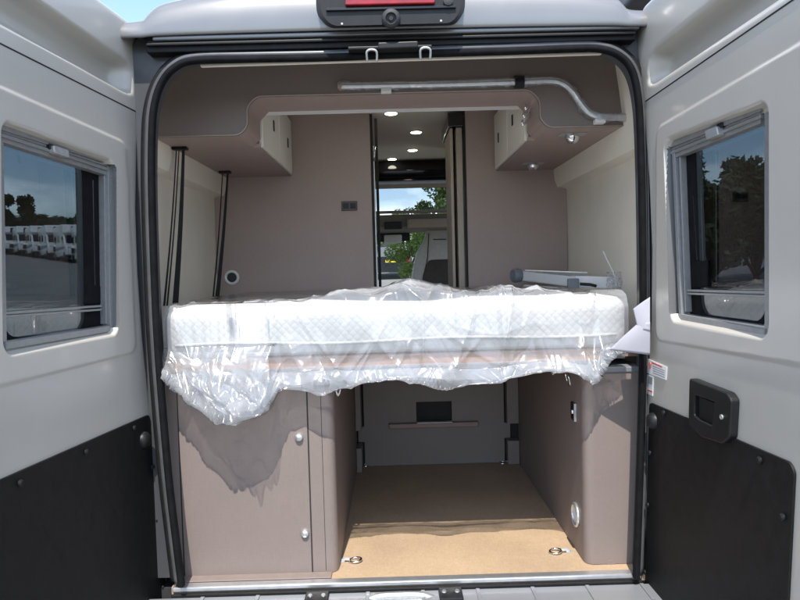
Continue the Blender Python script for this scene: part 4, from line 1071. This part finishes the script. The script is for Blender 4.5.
# trees
def tree_mesh(nleaf, leaf, R, H, trunk, mat):
    cm = MB(); cl = []
    for k in range(26):
        th = random.uniform(0, 2*math.pi); ph = random.uniform(-.7, 1); rr_ = random.uniform(.45, .95)
        cl.append((Vector((R*rr_*math.cos(th)*math.sqrt(1-min(1,ph*ph)*.8), R*rr_*math.sin(th)*math.sqrt(1-min(1,ph*ph)*.8), trunk+(H-trunk)*(.5+.46*ph))), random.uniform(.18,.36)*R))
    for k in range(nleaf):
        c, r_ = random.choice(cl); d = Vector((random.gauss(0,1),random.gauss(0,1),random.gauss(0,.8))); d = d.normalized()*r_*random.random()**.4
        p = c+d; u = Vector((random.gauss(0,1),random.gauss(0,1),random.gauss(0,1))).normalized(); w_ = u.orthogonal().normalized(); s_ = leaf*random.uniform(.6,1.3)
        cm.add([p-u*s_, p+w_*s_*.5, p+u*s_, p-w_*s_*.5], [(0,1,2,3)])
    tm = MB(); tm.tube([(0,0,-.3),(.05,.02,trunk*.5),(0,.05,trunk),(.1,0,H*.7)], [.05*R+.08,.04*R+.06,.035*R+.04,.02], 8)
    for c, r_ in cl[:9]: tm.tube([(0,.03,trunk*.9), (c*.5+Vector((0,0,trunk*.4))), c], [.03*R+.02,.02*R,.01], 6)
    return cm, tm
def new_tree(name, cm, tm, mat, lab, group):
    t = thing(name, (0,0,0), lab, 'tree', group); cm.build('crown', mat, t); tm.build('trunk', 'bark', t, smooth='all'); return t
def place(o, px, Y_or_dist, lab, scale=1, rz=None, side=None):
    o.location = Y_or_dist; o.location.z = gh(o.location.x, o.location.y); o['label'] = lab; o.scale = (scale,)*3
    o.rotation_euler.z = random.uniform(0,6.28) if rz is None else rz
def pol(px, dist):
    d = ray(px, 270); d.z = 0; d.normalize(); return Vector((CAM.x, CAM.y, 0))+d*dist
# hedge trees ahead of the van (sunlit green seen through the windscreen)
protoA = new_tree('leafy_tree', *tree_mesh(14000, .13, 3.0, 6.5, .5, 'leaf'), 'leaf', 'x', 'trees beyond the windscreen')
labs = ['sunlit green tree filling the middle of the windscreen view','sunlit tree behind the headrest in the windscreen view','sunlit tree left of the parked car in the windscreen view','sunlit tree standing further back between the windscreen trees','broad tree whose branches show through the roof window']
for i, (px, d, sc) in enumerate(((430,23,.50),(452,27,.55),(378,46,.52),(410,36,.50),(446,16,.0))):
    if sc == 0: continue
    o = protoA if i == 0 else copy_tree(protoA); place(o, px, pol(px, d), labs[i], sc)
protoS = new_tree('tall_tree', *tree_mesh(9000, .15, 3.6, 12.5, 3.0, 'leaf'), 'leaf', 'x', 'trees beyond the windscreen')
place(protoS, 447, pol(468, 36), labs[4], .78)
# dark tree line left of the lot, right of the lot
protoB = new_tree('dark_tree', *tree_mesh(6000, .5, 6.0, 12.0, 1.5, 'leafd'), 'leafd', 'x', 'dark trees seen through the left door window')
spots = [(-22,120),(17,110),(36,125),(54,118),(72,128),(92,116),(116,124),(140,116)]
lb = ['leftmost dark tree behind the motorhomes','tallest dark tree with pointed top behind the motorhomes','dark tree just right of the tallest one','low dark tree above the middle motorhomes','dark tree above the fourth motorhome','dark tree near the right edge of the left window','dark tree hidden beside the left window frame','dark tree at the far right end of the tree line']
for i, (px, d) in enumerate(spots):
    o = protoB if i == 0 else copy_tree(protoB); sc = .42+.05*((i*7)%3)
    place(o, px, pol(px, d), lb[i], sc)
    if i == 1: o.scale = (.55,.55,.64)
    else: o.scale = (sc*1.9, sc*1.9, sc*.86)
protoC = new_tree('hedge_tree', *tree_mesh(9000, .20, 3.2, 6.5, .5, 'leafd'), 'leafd', 'x', 'dark trees seen through the right door window')
lc_ = ['dark tree nearest the hinge in the right door window','dark bushy tree in the middle of the right door window','dark tree at the right edge of the right door window','dark tree standing beyond the right door window frame','further dark tree past the right edge of the photo']
for i, (px, d) in enumerate(((665,26),(712,24),(756,25),(800,27),(850,27))):
    o = protoC if i == 0 else copy_tree(protoC); place(o, px, pol(px, d), lc_[i], .58+.06*((i*5)%3))

# parked car ahead with yellow plate
ck = pol(391, 31); t = thing('parked_car', (0,0,0), 'dark car parked ahead with a yellow rear number plate', 'car')
mb = MB(); sec = [(-.86,.35),(-.92,.6),(-.9,.95),(-.76,1.02),(-.66,1.62),(-.5,1.7),(.5,1.7),(.66,1.62),(.76,1.02),(.9,.95),(.92,.6),(.86,.35)]
P = []
for y, k, hs in ((-.05,.96,.97),(.05,1,1),(1.2,1,1),(2.6,.99,1.0),(2.7,1,.62),(4.1,.96,.58),(4.3,.9,.5)):
    P.append([(x*k, y, min(z, z if hs >= .97 else .35+(z-.35)*hs)) for x, z in sec])
mb.grid(np.array(P)); n_ = len(sec); mb.f.append(tuple(range(n_))); mb.build('body', 'carblk', t, smooth=True)
mb = MB(); mb.hexa([(-.66,-.065,1.1),(.66,-.065,1.1),(.66,-.055,1.1),(-.66,-.055,1.1),(-.58,-.06,1.55),(.58,-.06,1.55),(.58,-.05,1.55),(-.58,-.05,1.55)]); mb.build('rear_window', 'stripe', t)
mb = MB(); mb.box((-.26,-.075,.82),(.26,-.06,.94)); mb.build('number_plate', 'plate', t)
for s in (-1,1):
    mb = MB(); mb.box((s*.8-.07,-.075,.78),(s*.8+.07,-.055,1.08)); mb.build('tail_light', 'red', t, bevel=.01)
    for y in (.8,3.4):
        mb = MB(); mb.lathe([(.2,-.1),(.32,-.1),(.33,.1),(.2,.1)], (s*.82,y,.33), (1,0,0), 20); mb.build('wheel', 'tyre', t)
t.location = (ck.x, ck.y, gh(ck.x, ck.y)); t.rotation_euler.z = .1

# motorhomes in the lot, seen through the tinted left window
def motorhome():
    t = thing('motorhome', (0,0,0), 'x', 'motorhome', 'white motorhomes parked in a row')
    side = [(-3.2,.45),(-3.25,2.75),(-3.1,2.95),(1.9,2.95),(2.4,2.8),(2.7,2.25),(2.55,2.05),(3.1,1.35),(3.75,1.15),(3.9,.85),(3.9,.42),(-3.0,.38)]
    mb = MB(); mb.prism(roundpoly([Vector((-1.12,y,z)) for y, z in side], .1, 3), (2.24,0,0)); mb.build('body', 'vanw', t, bevel=.05)
    mb = MB(); mb.add([(-.98,2.57,2.03),(.98,2.57,2.03),(.98,3.12,1.37),(-.98,3.12,1.37)], [(0,1,2,3)]); 
    mb.v = [(x,y+.02,z+.02) for x,y,z in mb.v]; mb.build('windscreen', 'gloss', t)
    mb = MB(); mb.add([(-.55,2.72,2.28),(.55,2.72,2.28),(.5,2.47,2.75),(-.5,2.47,2.75)], [(0,1,2,3)]); mb.v = [(x,y+.02,z+.01) for x,y,z in mb.v]; mb.build('roof_window', 'gloss', t)
    mb = MB(); mb.box((-.75,3.88,.55),(.75,3.925,.95)); mb.build('grille', 'dash', t)
    for s in (-1,1):
        for (y0,y1,z0,z1) in ((-2.6,-1.5,1.55,2.15),(-.6,.5,1.55,2.15),(1.75,2.55,1.35,1.95)):
            mb = MB(); mb.box((s*1.13-.01,y0,z0),(s*1.13+.01,y1,z1)); mb.build('window', 'gloss', t, bevel=.005)
        mb = MB(); mb.box((s*1.128-.006,-3.1,.95),(s*1.128+.006,3.0,1.15)); mb.build('stripe', 'stripe', t)
        mb = MB(); mb.box((s*.9-.16,3.8,.85),(s*.9+.16,3.86,1.1)); mb.build('headlight', 'alu', t, bevel=.03)
        for y in (-1.9,2.9):
            mb = MB(); mb.lathe([(.2,-.12),(.33,-.12),(.34,.12),(.2,.13)], (s*1.03,y,.34), (1,0,0), 20); mb.build('wheel', 'tyre', t, smooth=True)
    return t
mproto = motorhome()
ml = ['white motorhome at the left end of the row, furthest away','white motorhome second from the left end of the row','white motorhome third from the left end of the row','white motorhome in the middle of the row','white motorhome third from the right end of the row','white motorhome second from the right end, partly behind window frame','white motorhome at the right end of the row, the largest']
for i, (px, d) in enumerate(((3,92),(16,85),(29,79),(43,73),(58,67),(75,61),(94,56))):
    o = mproto if i == 0 else copy_tree(mproto); q = pol(px, d); o.location = (q.x, q.y, gh(q.x, q.y)); o.rotation_euler = (0,0,math.radians(-146)); o['label'] = ml[i]
